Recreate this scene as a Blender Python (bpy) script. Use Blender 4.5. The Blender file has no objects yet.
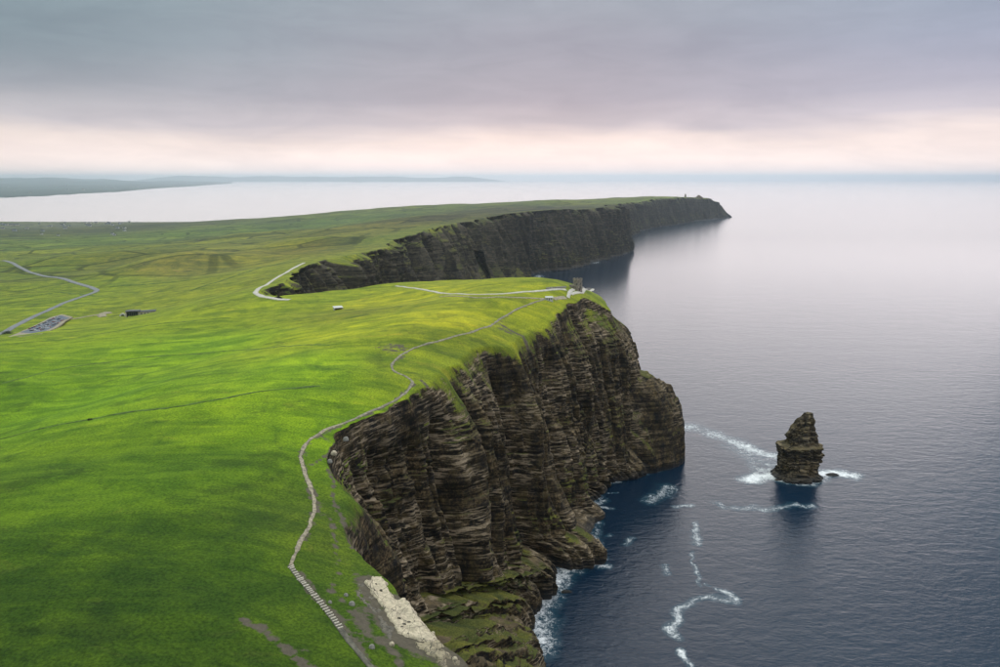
import bpy, bmesh, math, random
import numpy as np
from mathutils import Vector
random.seed(7)
scene = bpy.context.scene
COL = scene.collection

# ------------------------------------------------------------------ camera, sky, sun, exposure
FPX, CAM_H = 750.0, 350.0
PITCH = math.atan(155.5 / FPX)
cam_data = bpy.data.cameras.new('camera')
cam_data.sensor_width = 36.0
cam_data.lens = 36.0 * FPX / 1000.0
cam_data.clip_start = 1.0
cam_data.clip_end = 500000.0
cam = bpy.data.objects.new('camera', cam_data)
COL.objects.link(cam)
cam.location = (0, 0, CAM_H)
cam.rotation_euler = (math.pi / 2 - PITCH, 0, 0)
scene.camera = cam

SUN_EL, SUN_AZ = 1.0, 1.0      # azimuth clockwise from +Y
world = bpy.data.worlds.new('World')
scene.world = world
world.use_nodes = True


class NT:
    """small helper around a node tree"""
    def __init__(self, tree):
        self.t = tree
        tree.nodes.clear()

    def n(self, kind, **kw):
        nd = self.t.nodes.new(kind)
        for k, v in kw.items():
            setattr(nd, k, v)
        return nd

    def link(self, a, b):
        self.t.links.new(a, b)

    def put(self, sock, v):
        if hasattr(v, 'is_output') or hasattr(v, 'links'):
            self.t.links.new(v, sock)
        else:
            if isinstance(v, (tuple, list)) and len(v) == 3 and sock.type == 'RGBA':
                v = (*v, 1.0)
            sock.default_value = v

    def math(self, op, a, b=0.0, c=None, clamp=False):
        nd = self.n('ShaderNodeMath', operation=op, use_clamp=clamp)
        self.put(nd.inputs[0], a)
        self.put(nd.inputs[1], b)
        if c is not None:
            self.put(nd.inputs[2], c)
        return nd.outputs[0]

    def vmath(self, op, a, b=(0, 0, 0)):
        nd = self.n('ShaderNodeVectorMath', operation=op)
        self.put(nd.inputs[0], a)
        self.put(nd.inputs[1], b)
        return nd.outputs[0]

    def mix(self, fac, a, b, mode='MIX'):
        nd = self.n('ShaderNodeMix', data_type='RGBA', blend_type=mode)
        nd.clamp_factor = True
        self.put(nd.inputs[0], fac)
        self.put(nd.inputs[6], a)
        self.put(nd.inputs[7], b)
        return nd.outputs[2]

    def mapr(self, v, a, b, c=0.0, d=1.0, smooth=True):
        nd = self.n('ShaderNodeMapRange', interpolation_type='SMOOTHSTEP' if smooth else 'LINEAR')
        for i, q in enumerate((v, a, b, c, d)):
            self.put(nd.inputs[i], q)
        return nd.outputs[0]

    def noise(self, vec, scale=1.0, detail=4.0, rough=0.55, dist=0.0):
        nd = self.n('ShaderNodeTexNoise')
        self.put(nd.inputs['Vector'], vec)
        nd.inputs['Scale'].default_value = scale
        nd.inputs['Detail'].default_value = detail
        nd.inputs['Roughness'].default_value = rough
        nd.inputs['Distortion'].default_value = dist
        return nd.outputs[0]

    def ramp(self, fac, stops):
        nd = self.n('ShaderNodeValToRGB')
        el = nd.color_ramp.elements
        while len(el) < len(stops):
            el.new(0.5)
        for e, (p, c) in zip(el, stops):
            e.position = p
            e.color = (*c, 1.0)
        self.put(nd.inputs[0], fac)
        return nd.outputs[0]


w = NT(world.node_tree)
out = w.n('ShaderNodeOutputWorld')
bg = w.n('ShaderNodeBackground')
bg.inputs['Strength'].default_value = 0.1
sky = w.n('ShaderNodeTexSky', sky_type='NISHITA')
sky.sun_disc = False
sky.sun_elevation = math.radians(SUN_EL)
sky.sun_rotation = math.radians(SUN_AZ)
sky.altitude = 300.0
sky.dust_density = 2.0
tc = w.n('ShaderNodeTexCoord')
sep = w.n('ShaderNodeSeparateXYZ')
w.link(tc.outputs['Generated'], sep.inputs[0])
X, Y, Z = sep.outputs
az = w.math('ABSOLUTE', Z)
stretch = w.vmath('MULTIPLY', tc.outputs['Generated'], (1.6, 1.6, 11.0))
streak = w.noise(stretch, 1.5, 5.0, 0.5, 0.3)
broad = w.noise(w.vmath('MULTIPLY', tc.outputs['Generated'], (2.0, 2.0, 6.0)), 1.0, 3.0, 0.5)
el = w.math('ADD', az, w.math('MULTIPLY', w.math('SUBTRACT', streak, 0.5), 0.07))
# overcast: luminous clear strip under the cloud deck, grey deck, brighter toward the zenith
deck = w.ramp(el, [(0.0, (1.10, 0.92, 0.86)), (0.022, (1.14, 0.95, 0.87)), (0.046, (0.97, 0.81, 0.75)),
                   (0.066, (0.62, 0.55, 0.585)), (0.10, (0.455, 0.42, 0.48)), (0.16, (0.36, 0.36, 0.425)),
                   (0.24, (0.35, 0.395, 0.45)), (0.36, (0.35, 0.45, 0.51)), (0.56, (0.74, 0.81, 0.86)), (1.0, (2.6, 2.6, 2.6))])
left = w.mapr(w.math('DIVIDE', X, w.math('MAXIMUM', w.math('ABSOLUTE', Y), 0.05)), -0.7, 0.15)
hi = w.mapr(az, 0.02, 0.16)
teal = w.mix(w.math('MULTIPLY', w.math('SUBTRACT', 1.0, left), hi), (1, 1, 1), (0.66, 0.83, 0.80))
right = w.mapr(w.math('DIVIDE', X, w.math('MAXIMUM', w.math('ABSOLUTE', Y), 0.05)), 0.1, 0.75)
teal = w.mix(w.math('MULTIPLY', right, hi), teal, (1.0, 1.08, 1.16))
deck = w.mix(1.0, deck, teal, 'MULTIPLY')
deck = w.mix(1.0, deck, w.mix(broad, (0.80, 0.80, 0.83), (1.18, 1.18, 1.17)), 'MULTIPLY')
puff = w.noise(w.vmath('MULTIPLY', tc.outputs['Generated'], (5.0, 5.0, 22.0)), 1.4, 6.0, 0.58, 0.5)
deck = w.mix(1.0, deck, w.mix(w.mapr(puff, 0.3, 0.7), (0.94, 0.94, 0.95), (1.06, 1.055, 1.05)), 'MULTIPLY')
deck10 = w.vmath('SCALE', deck)
deck10.node.inputs[3].default_value = 10.0
colr = w.mix(0.97, sky.outputs[0], deck10)
w.link(colr, bg.inputs['Color'])
w.link(bg.outputs[0], out.inputs['Surface'])

sun_data = bpy.data.lights.new('sun', 'SUN')
sun_data.energy = 1.4
sun_data.angle = math.radians(73)
sun_data.color = (1.0, 0.89, 0.85)
sun = bpy.data.objects.new('sun', sun_data)
COL.objects.link(sun)
sa, se = math.radians(SUN_AZ), math.radians(SUN_EL)
sdir = Vector((math.sin(sa) * math.cos(se), math.cos(sa) * math.cos(se), math.sin(se)))
sun.rotation_euler = sdir.to_track_quat('Z', 'Y').to_euler()
sun.location = (0, 0, 1000)

vs = scene.view_settings
vs.view_transform = 'Standard'
vs.look = 'None'
vs.exposure = 0.1
vs.gamma = 1.0
vs.use_curve_mapping = False
scene.cycles.use_denoising = True
scene.cycles.max_bounces = 6
scene.cycles.volume_bounces = 1


# ------------------------------------------------------------------ numeric helpers
def _hash(ix, iy, iz, seed):
    h = (ix * 374761393 + iy * 668265263 + iz * 2147483647 + seed * 1274126177) & 0xFFFFFFFF
    h = ((h ^ (h >> 13)) * 1274126177) & 0xFFFFFFFF
    h = ((h ^ (h >> 16)) * 2246822519) & 0xFFFFFFFF
    return (h ^ (h >> 15)) & 0xFFFFFF


def vnoise(x, y, z=0.0, seed=0):
    """value noise, about -1..1"""
    x, y, z = np.broadcast_arrays(np.asarray(x, float), np.asarray(y, float), np.asarray(z, float))
    fx, fy, fz = np.floor(x), np.floor(y), np.floor(z)
    ix, iy, iz = fx.astype(np.int64), fy.astype(np.int64), fz.astype(np.int64)
    tx, ty, tz = x - fx, y - fy, z - fz
    tx = tx * tx * tx * (tx * (tx * 6 - 15) + 10)
    ty = ty * ty * ty * (ty * (ty * 6 - 15) + 10)
    tz = tz * tz * tz * (tz * (tz * 6 - 15) + 10)
    r = 0.0
    for dz in (0, 1):
        wz = tz if dz else 1 - tz
        for dy in (0, 1):
            wy = ty if dy else 1 - ty
            for dx in (0, 1):
                wx = tx if dx else 1 - tx
                r = r + wx * wy * wz * (_hash(ix + dx, iy + dy, iz + dz, seed) / 8388607.5 - 1.0)
    return r


def fbm(x, y, z=0.0, seed=0, octaves=4, gain=0.5):
    a, f, r = 1.0, 1.0, 0.0
    for i in range(octaves):
        r = r + a * vnoise(np.asarray(x) * f, np.asarray(y) * f, np.asarray(z) * f, seed + i * 17)
        a *= gain
        f *= 2.03
    return r


def smooth(a, b, v):
    t = np.clip((v - a) / (b - a), 0, 1)
    return t * t * (3 - 2 * t)


def at(px, py, z):
    """point of the place that lies at height z under photo pixel (px, py)"""
    r, u = (px - 500) / FPX, (333.5 - py) / FPX
    d = (r, math.cos(PITCH) + u * math.sin(PITCH), -math.sin(PITCH) + u * math.cos(PITCH))
    t = (z - CAM_H) / d[2]
    return d[0] * t, d[1] * t, z


# ------------------------------------------------------------------ the coast: stations of rim (T), foot of the wall (K) and waterline (B)
ST = []


def st(T, K, B, e=0.62, lip=0.10):
    """e: how square-shouldered the slope below K is (small = flat shelf, then a drop)"""
    ST.append((*T, *K, *B, e, lip))


st((70, -420, 190), (100, -420, 50), (165, -420))
st((40, -60, 188), (68, -60, 52), (130, -60))
st((15, 120, 187), (42, 120, 55), (95, 120))
st(at(465, 667, 187), (15, 250, 58), (70, 275))
st(at(378, 578, 192), (-20, 308, 62), (52, 365))
st(at(350, 540, 195), (-38, 342, 64), (40, 425), 0.5)
st(at(335, 500, 198), (-48, 378, 66), (30, 465), 0.42)
st(at(325, 470, 200), (-55, 406, 68), (23, 495), 0.40)
st(at(332, 445, 202), (-58, 434, 70), (22, 520), 0.38)
st(at(380, 416, 205), (-48, 470, 64), (28, 550), 0.38, 0.12)
st(at(425, 391, 208), (-30, 508, 56), (34, 576), 0.40, 0.30)
st(at(447, 364, 210), (-8, 575, 34), (36, 602), 0.5, 0.42)
st(at(480, 354, 206), (24, 618, 24), (52, 621), 0.5, 0.38)
st(at(515, 340, 205), (60, 650, 34), (94, 640), 0.38, 0.38)
st(at(530, 333, 205), (70, 700, 16), (95, 690), 0.62, 0.38)
st(at(545, 326, 205), (84, 765, 14), (105, 775), 0.62, 0.34)
st(at(575, 306, 212), (104, 826, 13), (121, 832), 0.62, 0.22)
st((106, 862, 210), (140, 850, 13), (164, 849), 0.62, 0.2)
st((132, 884, 186), (148, 886, 126), (216, 881), 0.24, 0.2)
st((135, 918, 194), (160, 925, 110), (226, 925), 0.3)
st((118, 955, 206), (150, 985, 60), (180, 1005))
N_NEAR = len(ST) - 1
st((40, 985, 216), (45, 1030, 40), (50, 1070))
st((-140, 1012, 209), (-125, 1060, 40), (-110, 1100))
st((-225, 985, 204), (-195, 1045, 60), (-165, 1085))
st((-283, 945, 201), (-250, 1010, 100), (-215, 1075))
N_BACK = len(ST) - 1
st((-325, 985, 200), (-275, 1050, 95), (-215, 1110))
st(at(284, 282, 198), (-265, 1125, 60), (-200, 1150))
st(at(304, 267, 197), (-265, 1260, 55), (-190, 1250))
st(at(330, 258.5, 197), (-240, 1370, 60), (-160, 1330))
st(at(360, 253, 199), (-180, 1460, 70), (-110, 1400))
st(at(383, 248.5, 200), (-150, 1570, 60), (-80, 1500))
st((-250, 1700, 201), (-195, 1690, 60), (-120, 1690))
st(at(390, 240, 203), (-205, 1745, 75), (-120, 1720))
st(at(412, 235, 208), (-150, 1800, 80), (-70, 1760))
st(at(434, 225.5, 218), (-110, 1980, 95), (-20, 1900))
st(at(470, 220.5, 223), (20, 2170, 26), (20, 2190))
st((20, 2545, 227), (70, 2480, 30), (72, 2480))
st((40, 2680, 226), (75, 2690, 100), (100, 2690))
st((130, 2860, 225), (160, 2830, 100), (185, 2810))
st((235, 3000, 224), (262, 2930, 115), (285, 2850))
st((400, 3330, 222), (430, 3240, 105), (455, 3190))
st((560, 3560, 221), (590, 3530, 95), (612, 3500))
st((605, 3650, 217), (640, 3650, 90), (662, 3650))
st((520, 3950, 208), (565, 3960, 80), (610, 3960))
st((600, 4350, 200), (640, 4300, 80), (690, 4260))
st((760, 4750, 196), (800, 4690, 80), (840, 4640))
st((1050, 5470, 189), (1080, 5420, 70), (1105, 5380))
st((1280, 5780, 191), (1330, 5740, 80), (1370, 5690))
st((1530, 6230, 197), (1560, 6180, 90), (1590, 6130))
st((1820, 6600, 172), (1870, 6560, 60), (1910, 6520))
st((2010, 6900, 95), (2070, 6880, 30), (2100, 6860))
N_FAR = len(ST) - 1
st((1950, 7120, 95), (2000, 7180, 40), (2040, 7240))
st((1500, 7050, 150), (1510, 7130, 50), (1520, 7180))
st((500, 6600, 160), (500, 6700, 50), (500, 6760))
st((0, 6420, 145), (0, 6520, 40), (0, 6600))
st((-800, 6250, 120), (-800, 6330, 30), (-800, 6400))
st((-1900, 5850, 52), (-1890, 5920, 14), (-1880, 5990))
st((-2420, 5980, 12), (-2420, 6040, 5), (-2420, 6080))
st((-4000, 6080, 7), (-4000, 6130, 3), (-4000, 6160))
st((-9500, 6200, 6), (-9500, 6260, 3), (-9500, 6300))
ST = np.array(ST, float)                                  # columns: Tx Ty Tz Kx Ky Kz Bx By e


# ground height away from the rim: multiquadric through rim, path and field levels
def grid_pt(px, py, z):
    return at(px, py, z)


CTRL = [tuple(r[:3]) for r in ST]
for p in [(370, 667, 197), (330, 620, 200), (290, 565, 204), (315, 510, 206), (300, 455, 208), (340, 425, 210),
          (415, 380, 214), (390, 365, 217), (420, 345, 220), (460, 334, 221), (490, 325, 221), (530, 305, 222),
          (560, 296, 222), (578, 289.5, 224), (480, 338, 215), (520, 322, 214), (390, 288, 211), (340, 309, 206),
          (345, 298, 203), (400, 304, 213), (600, 290, 217),
          (45, 326, 150), (20, 332, 150), (65, 320, 150), (100, 290, 150), (0, 265, 118), (140, 313, 160),
          (300, 340, 208), (200, 360, 196), (100, 400, 193), (0, 430, 186), (200, 300, 172), (250, 320, 194),
          (180, 258, 166), (120, 270, 132), (230, 270, 160), (60, 275, 128), (150, 245, 110), (300, 255, 188), (300, 235, 168)]:
    CTRL.append(at(*p))
CTRL += [(-150, 150, 203), (-300, 250, 204), (-500, 300, 195), (-60, 60, 198), (-250, 500, 205), (-500, 600, 190),
         (-100, -300, 190), (-800, -300, 180), (-1500, 500, 140), (-3000, 0, 100), (-1600, 3300, 62), (-2300, 4700, 22),
         (-600, 3000, 140), (-350, 4000, 170), (200, 4800, 185), (-1000, 4500, 110), (-3500, 4000, 22), (-5500, 2500, 30),
         (-9000, 4000, 15), (-9000, -500, 60), (700, 6000, 180), (1300, 6600, 190), (-200, 3000, 195), (60, 3600, 205)]
CTRL = np.array(CTRL)
_c2 = 45.0 ** 2


def _phi(x, y):
    return np.sqrt((x[:, None] - CTRL[None, :, 0]) ** 2 + (y[:, None] - CTRL[None, :, 1]) ** 2 + _c2)


_A = _phi(CTRL[:, 0], CTRL[:, 1])
_n = len(CTRL)
_M = np.zeros((_n + 1, _n + 1))
_M[:_n, :_n] = _A - np.eye(_n) * 6.0
_M[:_n, _n] = 1
_M[_n, :_n] = 1
_W = np.linalg.solve(_M, np.append(CTRL[:, 2], 0))


HILLS = [(-690, 1640, 30, 150, 95), (-1000, 2050, 22, 260, 120), (-480, 1900, 16, 160, 90), (-1150, 1500, 14, 180, 80), (-330, 2600, 18, 260, 160), (-900, 3000, 26, 400, 200)]


def ground(x, y, detail=True):
    x, y = np.asarray(x, float), np.asarray(y, float)
    shp = x.shape
    x, y = x.ravel(), y.ravel()
    z = np.empty(len(x))
    for i in range(0, len(x), 60000):
        s = slice(i, i + 60000)
        z[s] = _phi(x[s], y[s]) @ _W[:-1] + _W[-1]
    if detail:
        near = 1 - smooth(900, 2200, y)
        z = z + fbm(x / 95, y / 95, 0, 3, 3) * 1.7 * near + fbm(x / 21, y / 21, 0, 5, 3) * 0.32 * near
        for hx, hy, hh_, ax, ay in HILLS:
            z = z + hh_ * np.exp(-((x - hx) / ax) ** 2 - ((y - hy) / ay) ** 2)
        z = z + fbm(x / 420, y / 420, 0, 9, 4) * 9.0 * smooth(1300, 2600, y) * smooth(15, 60, z)
    return np.maximum(z, 2.5).reshape(shp)


def hit(px, py):
    """where the sight line of a photo pixel meets the ground"""
    r, u = (px - 500) / FPX, (333.5 - py) / FPX
    d = np.array((r, math.cos(PITCH) + u * math.sin(PITCH), -math.sin(PITCH) + u * math.cos(PITCH)))
    t = np.geomspace(80, 9000, 700)
    p = d[None] * t[:, None]
    dz = p[:, 2] + CAM_H - ground(p[:, 0], p[:, 1])
    k = int(np.argmax(dz < 0))
    if k == 0:
        k = int(np.argmin(dz))
    a, b = t[k - 1], t[k]
    for _ in range(18):
        m = 0.5 * (a + b)
        q = d * m
        if q[2] + CAM_H - ground(q[0:1], q[1:2])[0] < 0:
            b = m
        else:
            a = m
    q = d * b
    return float(q[0]), float(q[1])


# ------------------------------------------------------------------ mesh helpers
def mesh_obj(name, verts, faces, mat, parent=None, smooth_shade=False, attrs=None, loc=None):
    me = bpy.data.meshes.new(name)
    verts = np.asarray(verts, np.float32)
    if isinstance(faces, np.ndarray):
        k = faces.shape[1]
        me.vertices.add(len(verts))
        me.vertices.foreach_set('co', verts.ravel())
        me.loops.add(faces.size)
        me.loops.foreach_set('vertex_index', faces.astype(np.int32).ravel())
        me.polygons.add(len(faces))
        me.polygons.foreach_set('loop_start', np.arange(0, faces.size, k, dtype=np.int32))
        me.update(calc_edges=True)
    else:
        me.from_pydata([tuple(map(float, v)) for v in verts], [], [tuple(f) for f in faces])
        me.update()
    if smooth_shade:
        me.polygons.foreach_set('use_smooth', np.ones(len(me.polygons), bool))
    for nm, arr in (attrs or {}).items():
        arr = np.asarray(arr, np.float32)
        if arr.ndim == 1:
            a = me.attributes.new(nm, 'FLOAT', 'POINT')
            a.data.foreach_set('value', arr)
        else:
            a = me.attributes.new(nm, 'FLOAT_COLOR', 'POINT')
            a.data.foreach_set('color', np.concatenate([arr, np.ones((len(arr), 1), np.float32)], 1).ravel())
    if mat:
        me.materials.append(mat)
    o = bpy.data.objects.new(name, me)
    COL.objects.link(o)
    if parent:
        o.parent = parent
    if loc is not None:
        o.location = loc
    return o


def tag(o, label=None, cat=None, group=None, kind=None):
    for k, v in (('label', label), ('category', cat), ('group', group), ('kind', kind)):
        if v:
            o[k] = v
    return o


def empty(name, loc, rz=0.0):
    e = bpy.data.objects.new(name, None)
    e.empty_display_size = 1.0
    COL.objects.link(e)
    e.location = loc
    e.rotation_euler = (0, 0, rz)
    return e


def grid_faces(nr, nc):
    i = np.arange(nr - 1)[:, None] * nc + np.arange(nc - 1)[None]
    return np.stack([i, i + 1, i + nc + 1, i + nc], -1).reshape(-1, 4)


def new_mat(name):
    m = bpy.data.materials.new(name)
    m.use_nodes = True
    nt = NT(m.node_tree)
    o = nt.n('ShaderNodeOutputMaterial')
    b = nt.n('ShaderNodeBsdfPrincipled')
    nt.link(b.outputs[0], o.inputs['Surface'])
    return m, nt, b, o


def plain(name, col, rough=0.85, var=0.35, scale=0.8, bump=0.0):
    m, nt, b, o = new_mat(name)
    tcn = nt.n('ShaderNodeTexCoord')
    nz = nt.noise(tcn.outputs['Object'], scale, 5.0, 0.6)
    lo = tuple(c * (1 - var) for c in col)
    hi_ = tuple(min(1, c * (1 + var)) for c in col)
    nt.put(b.inputs['Base Color'], nt.mix(nt.mapr(nz, 0.3, 0.7), lo, hi_))
    b.inputs['Roughness'].default_value = rough
    if bump:
        bp = nt.n('ShaderNodeBump')
        bp.inputs['Distance'].default_value = bump
        nt.put(bp.inputs['Height'], nt.noise(tcn.outputs['Object'], scale * 3, 5.0, 0.6))
        nt.link(bp.outputs[0], b.inputs['Normal'])
    return m


# ------------------------------------------------------------------ terrain material: turf, bare earth and banded rock
def terrain_material(name, shade=1.0, pale_amt=0.85):
    m, nt, b, o = new_mat(name)
    g = nt.n('ShaderNodeNewGeometry')
    P = g.outputs['Position']
    sp = nt.n('ShaderNodeSeparateXYZ')
    nt.link(P, sp.inputs[0])
    sn = nt.n('ShaderNodeSeparateXYZ')
    nt.link(g.outputs['True Normal'], sn.inputs[0])
    ag = nt.n('ShaderNodeAttribute', attribute_name='turf').outputs['Fac']
    at_ = nt.n('ShaderNodeAttribute', attribute_name='tint').outputs['Color']
    ab = nt.n('ShaderNodeAttribute', attribute_name='bare').outputs['Fac']
    af = nt.n('ShaderNodeAttribute', attribute_name='fields').outputs['Fac']

    # --- rock
    fine = nt.noise(P, 0.55, 7.0, 0.68)
    mid = nt.noise(P, 0.11, 5.0, 0.6)
    bedv = nt.vmath('MULTIPLY', P, (0.012, 0.012, 0.5))
    bed = nt.noise(bedv, 1.0, 6.0, 0.65, 0.12)
    strv = nt.vmath('MULTIPLY', P, (0.30, 0.30, 0.022))
    stain = nt.noise(strv, 1.0, 5.0, 0.6, 0.4)
    rock = nt.ramp(nt.math('ADD', nt.math('MULTIPLY', fine, 0.6), nt.math('MULTIPLY', mid, 0.4)),
                   [(0.36, (0.009, 0.010, 0.013)), (0.48, (0.032, 0.026, 0.020)), (0.57, (0.118, 0.088, 0.052)), (0.71, (0.42, 0.32, 0.19))])
    rock = nt.mix(nt.mapr(stain, 0.44, 0.60, 0.0, 0.82), rock, nt.mix(nt.mapr(mid, 0.35, 0.65), (0.014, 0.015, 0.018), (0.095, 0.075, 0.036)))
    bands = nt.mapr(bed, 0.42, 0.58, 0.5, 1.5)
    rock = nt.mix(1.0, rock, bands, 'MULTIPLY')
    ledge = nt.mapr(nt.math('ADD', sn.outputs[2], nt.math('MULTIPLY', nt.math('SUBTRACT', fine, 0.5), 0.8)), 0.3, 0.8, 0.0, 0.34)  # tan dust on upward faces, doubling as painted highlights
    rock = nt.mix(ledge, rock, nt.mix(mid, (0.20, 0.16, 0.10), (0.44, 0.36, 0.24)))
    # pale freshly broken beds, in patches
    pv = nt.vmath('MULTIPLY', P, (0.075, 0.075, 0.60))
    pale = nt.mapr(nt.noise(pv, 1.0, 4.0, 0.65, 0.15), 0.50, 0.61)
    zone = nt.mapr(nt.noise(P, 0.018, 3.0, 0.5), 0.43, 0.55)
    pale = nt.math('MULTIPLY', pale, zone)
    rock = nt.mix(nt.math('MULTIPLY', pale, pale_amt), rock, nt.mix(fine, (0.24, 0.19, 0.13), (0.68, 0.57, 0.43)))
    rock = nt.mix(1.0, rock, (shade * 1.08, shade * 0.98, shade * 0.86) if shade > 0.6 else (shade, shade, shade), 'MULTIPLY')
    wet = nt.mapr(nt.math('ADD', sp.outputs[2], nt.math('MULTIPLY', mid, 8.0)), 5.0, 17.0)
    rock = nt.mix(nt.math('MULTIPLY', nt.math('SUBTRACT', 1.0, wet), 0.8), rock, (0.012, 0.014, 0.017))
    # --- turf
    t1 = nt.noise(P, 0.9, 6.0, 0.7)
    t2 = nt.noise(P, 0.05, 5.0, 0.6, 0.5)
    t3 = nt.noise(nt.vmath('MULTIPLY', P, (0.012, 0.055, 0.02)), 1.0, 7.0, 0.66, 0.9)
    turf = nt.mix(1.0, at_, nt.mix(nt.mapr(t1, 0.3, 0.7), (0.55, 0.58, 0.6), (1.4, 1.36, 1.25)), 'MULTIPLY')
    turf = nt.mix(1.0, turf, nt.mix(nt.mapr(t2, 0.32, 0.68), (0.74, 0.80, 0.9), (1.22, 1.16, 1.0)), 'MULTIPLY')
    turf = nt.mix(1.0, turf, nt.mix(nt.mapr(t3, 0.35, 0.65), (0.70, 0.76, 0.9), (1.3, 1.22, 1.05)), 'MULTIPLY')
    rush = nt.mapr(nt.noise(P, 0.028, 7.0, 0.66, 0.6), 0.55, 0.63, 0.0, 0.55)
    turf = nt.mix(rush, turf, nt.mix(1.0, turf, (0.50, 0.52, 1.0), 'MULTIPLY'))
    dry = nt.mapr(nt.noise(nt.vmath('MULTIPLY', P, (0.03, 0.07, 0.03)), 1.0, 7.0, 0.7, 1.0), 0.57, 0.66, 0.0, 0.6)
    turf = nt.mix(dry, turf, nt.mix(1.0, turf, (1.45, 1.12, 1.6), 'MULTIPLY'))
    # rough pasture with field boundaries, far inland
    vo = nt.n('ShaderNodeTexVoronoi', feature='DISTANCE_TO_EDGE')
    fvv = nt.vmath('MULTIPLY', P, (0.0050, 0.0075, 0.0))
    nt.put(vo.inputs['Vector'], fvv)
    vo.inputs['Scale'].default_value = 1.0
    vc = nt.n('ShaderNodeTexVoronoi', feature='F1')
    nt.put(vc.inputs['Vector'], fvv)
    vc.inputs['Scale'].default_value = 1.0
    cs = nt.n('ShaderNodeSeparateColor')
    nt.link(vc.outputs['Color'], cs.inputs[0])
    fcol = nt.ramp(cs.outputs[0], [(0.0, (0.55, 0.52, 0.9)), (0.3, (1.0, 1.0, 1.0)), (0.6, (0.86, 0.80, 0.95)), (1.0, (1.35, 1.2, 1.1))])
    turf = nt.mix(af, turf, nt.mix(1.0, turf, fcol, 'MULTIPLY'))
    edge = nt.math('SUBTRACT', 1.0, nt.mapr(vo.outputs['Distance'], 0.018, 0.045))
    turf = nt.mix(nt.math('MULTIPLY', edge, nt.math('MULTIPLY', af, 0.75)), turf, (0.022, 0.030, 0.012))
    earth = nt.mix(fine, (0.035, 0.030, 0.024), (0.16, 0.13, 0.09))
    eb = nt.mapr(nt.math('ADD', ab, nt.math('MULTIPLY', nt.math('SUBTRACT', nt.noise(P, 0.22, 5.0, 0.65), 0.5), 1.6)), 0.45, 0.75)
    turf = nt.mix(eb, turf, earth)
    # --- where turf holds
    slope = nt.math('ADD', sn.outputs[2], nt.math('MULTIPLY', nt.math('SUBTRACT', nt.noise(P, 0.14, 7.0, 0.72), 0.5), 1.0))
    slope = nt.math('ADD', slope, nt.math('MULTIPLY', nt.math('MAXIMUM', nt.math('SUBTRACT', ag, 1.0), 0.0), 0.36))
    hold = nt.mapr(slope, 0.46, 0.66)
    hold = nt.math('MULTIPLY', hold, nt.mapr(ag, 0.25, 0.75))
    nt.put(b.inputs['Base Color'], nt.mix(hold, rock, turf))
    nt.put(b.inputs['Roughness'], nt.math('SUBTRACT', 0.95, nt.math('MULTIPLY', nt.math('SUBTRACT', 1.0, wet), 0.5)))
    b.inputs['Specular IOR Level'].default_value = 0.10
    hb = nt.n('ShaderNodeBump')
    hb.inputs['Distance'].default_value = 0.9
    hb.inputs['Strength'].default_value = 0.55
    nt.put(hb.inputs['Height'], nt.math('ADD', nt.math('MULTIPLY', fine, nt.math('SUBTRACT', 1.25, hold)), nt.math('MULTIPLY', t1, nt.math('MULTIPLY', hold, 0.55))))
    nt.link(hb.outputs[0], b.inputs['Normal'])
    return m


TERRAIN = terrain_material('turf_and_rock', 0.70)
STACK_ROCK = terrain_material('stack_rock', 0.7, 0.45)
TERRAIN_SHADED = terrain_material('turf_and_shaded_rock', 0.38, 0.2)  # far cliffs' shade painted in: a darkened copy of the near rock

# turf colours of the different swards, near ones painted darker for the vignette (photo place, base colour)
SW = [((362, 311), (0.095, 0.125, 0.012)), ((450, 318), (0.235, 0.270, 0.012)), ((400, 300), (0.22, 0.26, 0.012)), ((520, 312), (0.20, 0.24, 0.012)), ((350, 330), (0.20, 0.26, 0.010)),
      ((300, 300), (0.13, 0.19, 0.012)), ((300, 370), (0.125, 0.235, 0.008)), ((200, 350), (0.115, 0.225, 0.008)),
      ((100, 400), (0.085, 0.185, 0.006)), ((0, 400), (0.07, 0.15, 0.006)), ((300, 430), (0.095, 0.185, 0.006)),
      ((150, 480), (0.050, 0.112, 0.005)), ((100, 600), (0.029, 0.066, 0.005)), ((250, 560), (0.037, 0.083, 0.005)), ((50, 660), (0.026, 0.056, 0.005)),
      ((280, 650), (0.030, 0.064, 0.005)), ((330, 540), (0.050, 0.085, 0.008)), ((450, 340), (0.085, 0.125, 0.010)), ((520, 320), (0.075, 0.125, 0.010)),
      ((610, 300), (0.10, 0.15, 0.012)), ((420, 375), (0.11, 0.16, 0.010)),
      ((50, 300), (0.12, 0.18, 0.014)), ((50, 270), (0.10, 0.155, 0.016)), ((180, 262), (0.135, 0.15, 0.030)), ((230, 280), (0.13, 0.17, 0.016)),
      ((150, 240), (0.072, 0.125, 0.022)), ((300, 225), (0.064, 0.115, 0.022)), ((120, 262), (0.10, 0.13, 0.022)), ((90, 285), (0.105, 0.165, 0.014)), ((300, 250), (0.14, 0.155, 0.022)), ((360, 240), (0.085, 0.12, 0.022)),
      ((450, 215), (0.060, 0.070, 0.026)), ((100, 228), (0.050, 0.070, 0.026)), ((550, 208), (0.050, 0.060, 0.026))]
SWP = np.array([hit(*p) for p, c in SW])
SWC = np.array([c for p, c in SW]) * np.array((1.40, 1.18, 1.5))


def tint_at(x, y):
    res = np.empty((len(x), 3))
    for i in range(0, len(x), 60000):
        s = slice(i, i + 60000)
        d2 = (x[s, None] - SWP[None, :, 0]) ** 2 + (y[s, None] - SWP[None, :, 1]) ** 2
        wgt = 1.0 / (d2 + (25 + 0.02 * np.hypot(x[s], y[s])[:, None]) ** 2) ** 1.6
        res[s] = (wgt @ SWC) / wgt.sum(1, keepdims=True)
    return res


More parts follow.
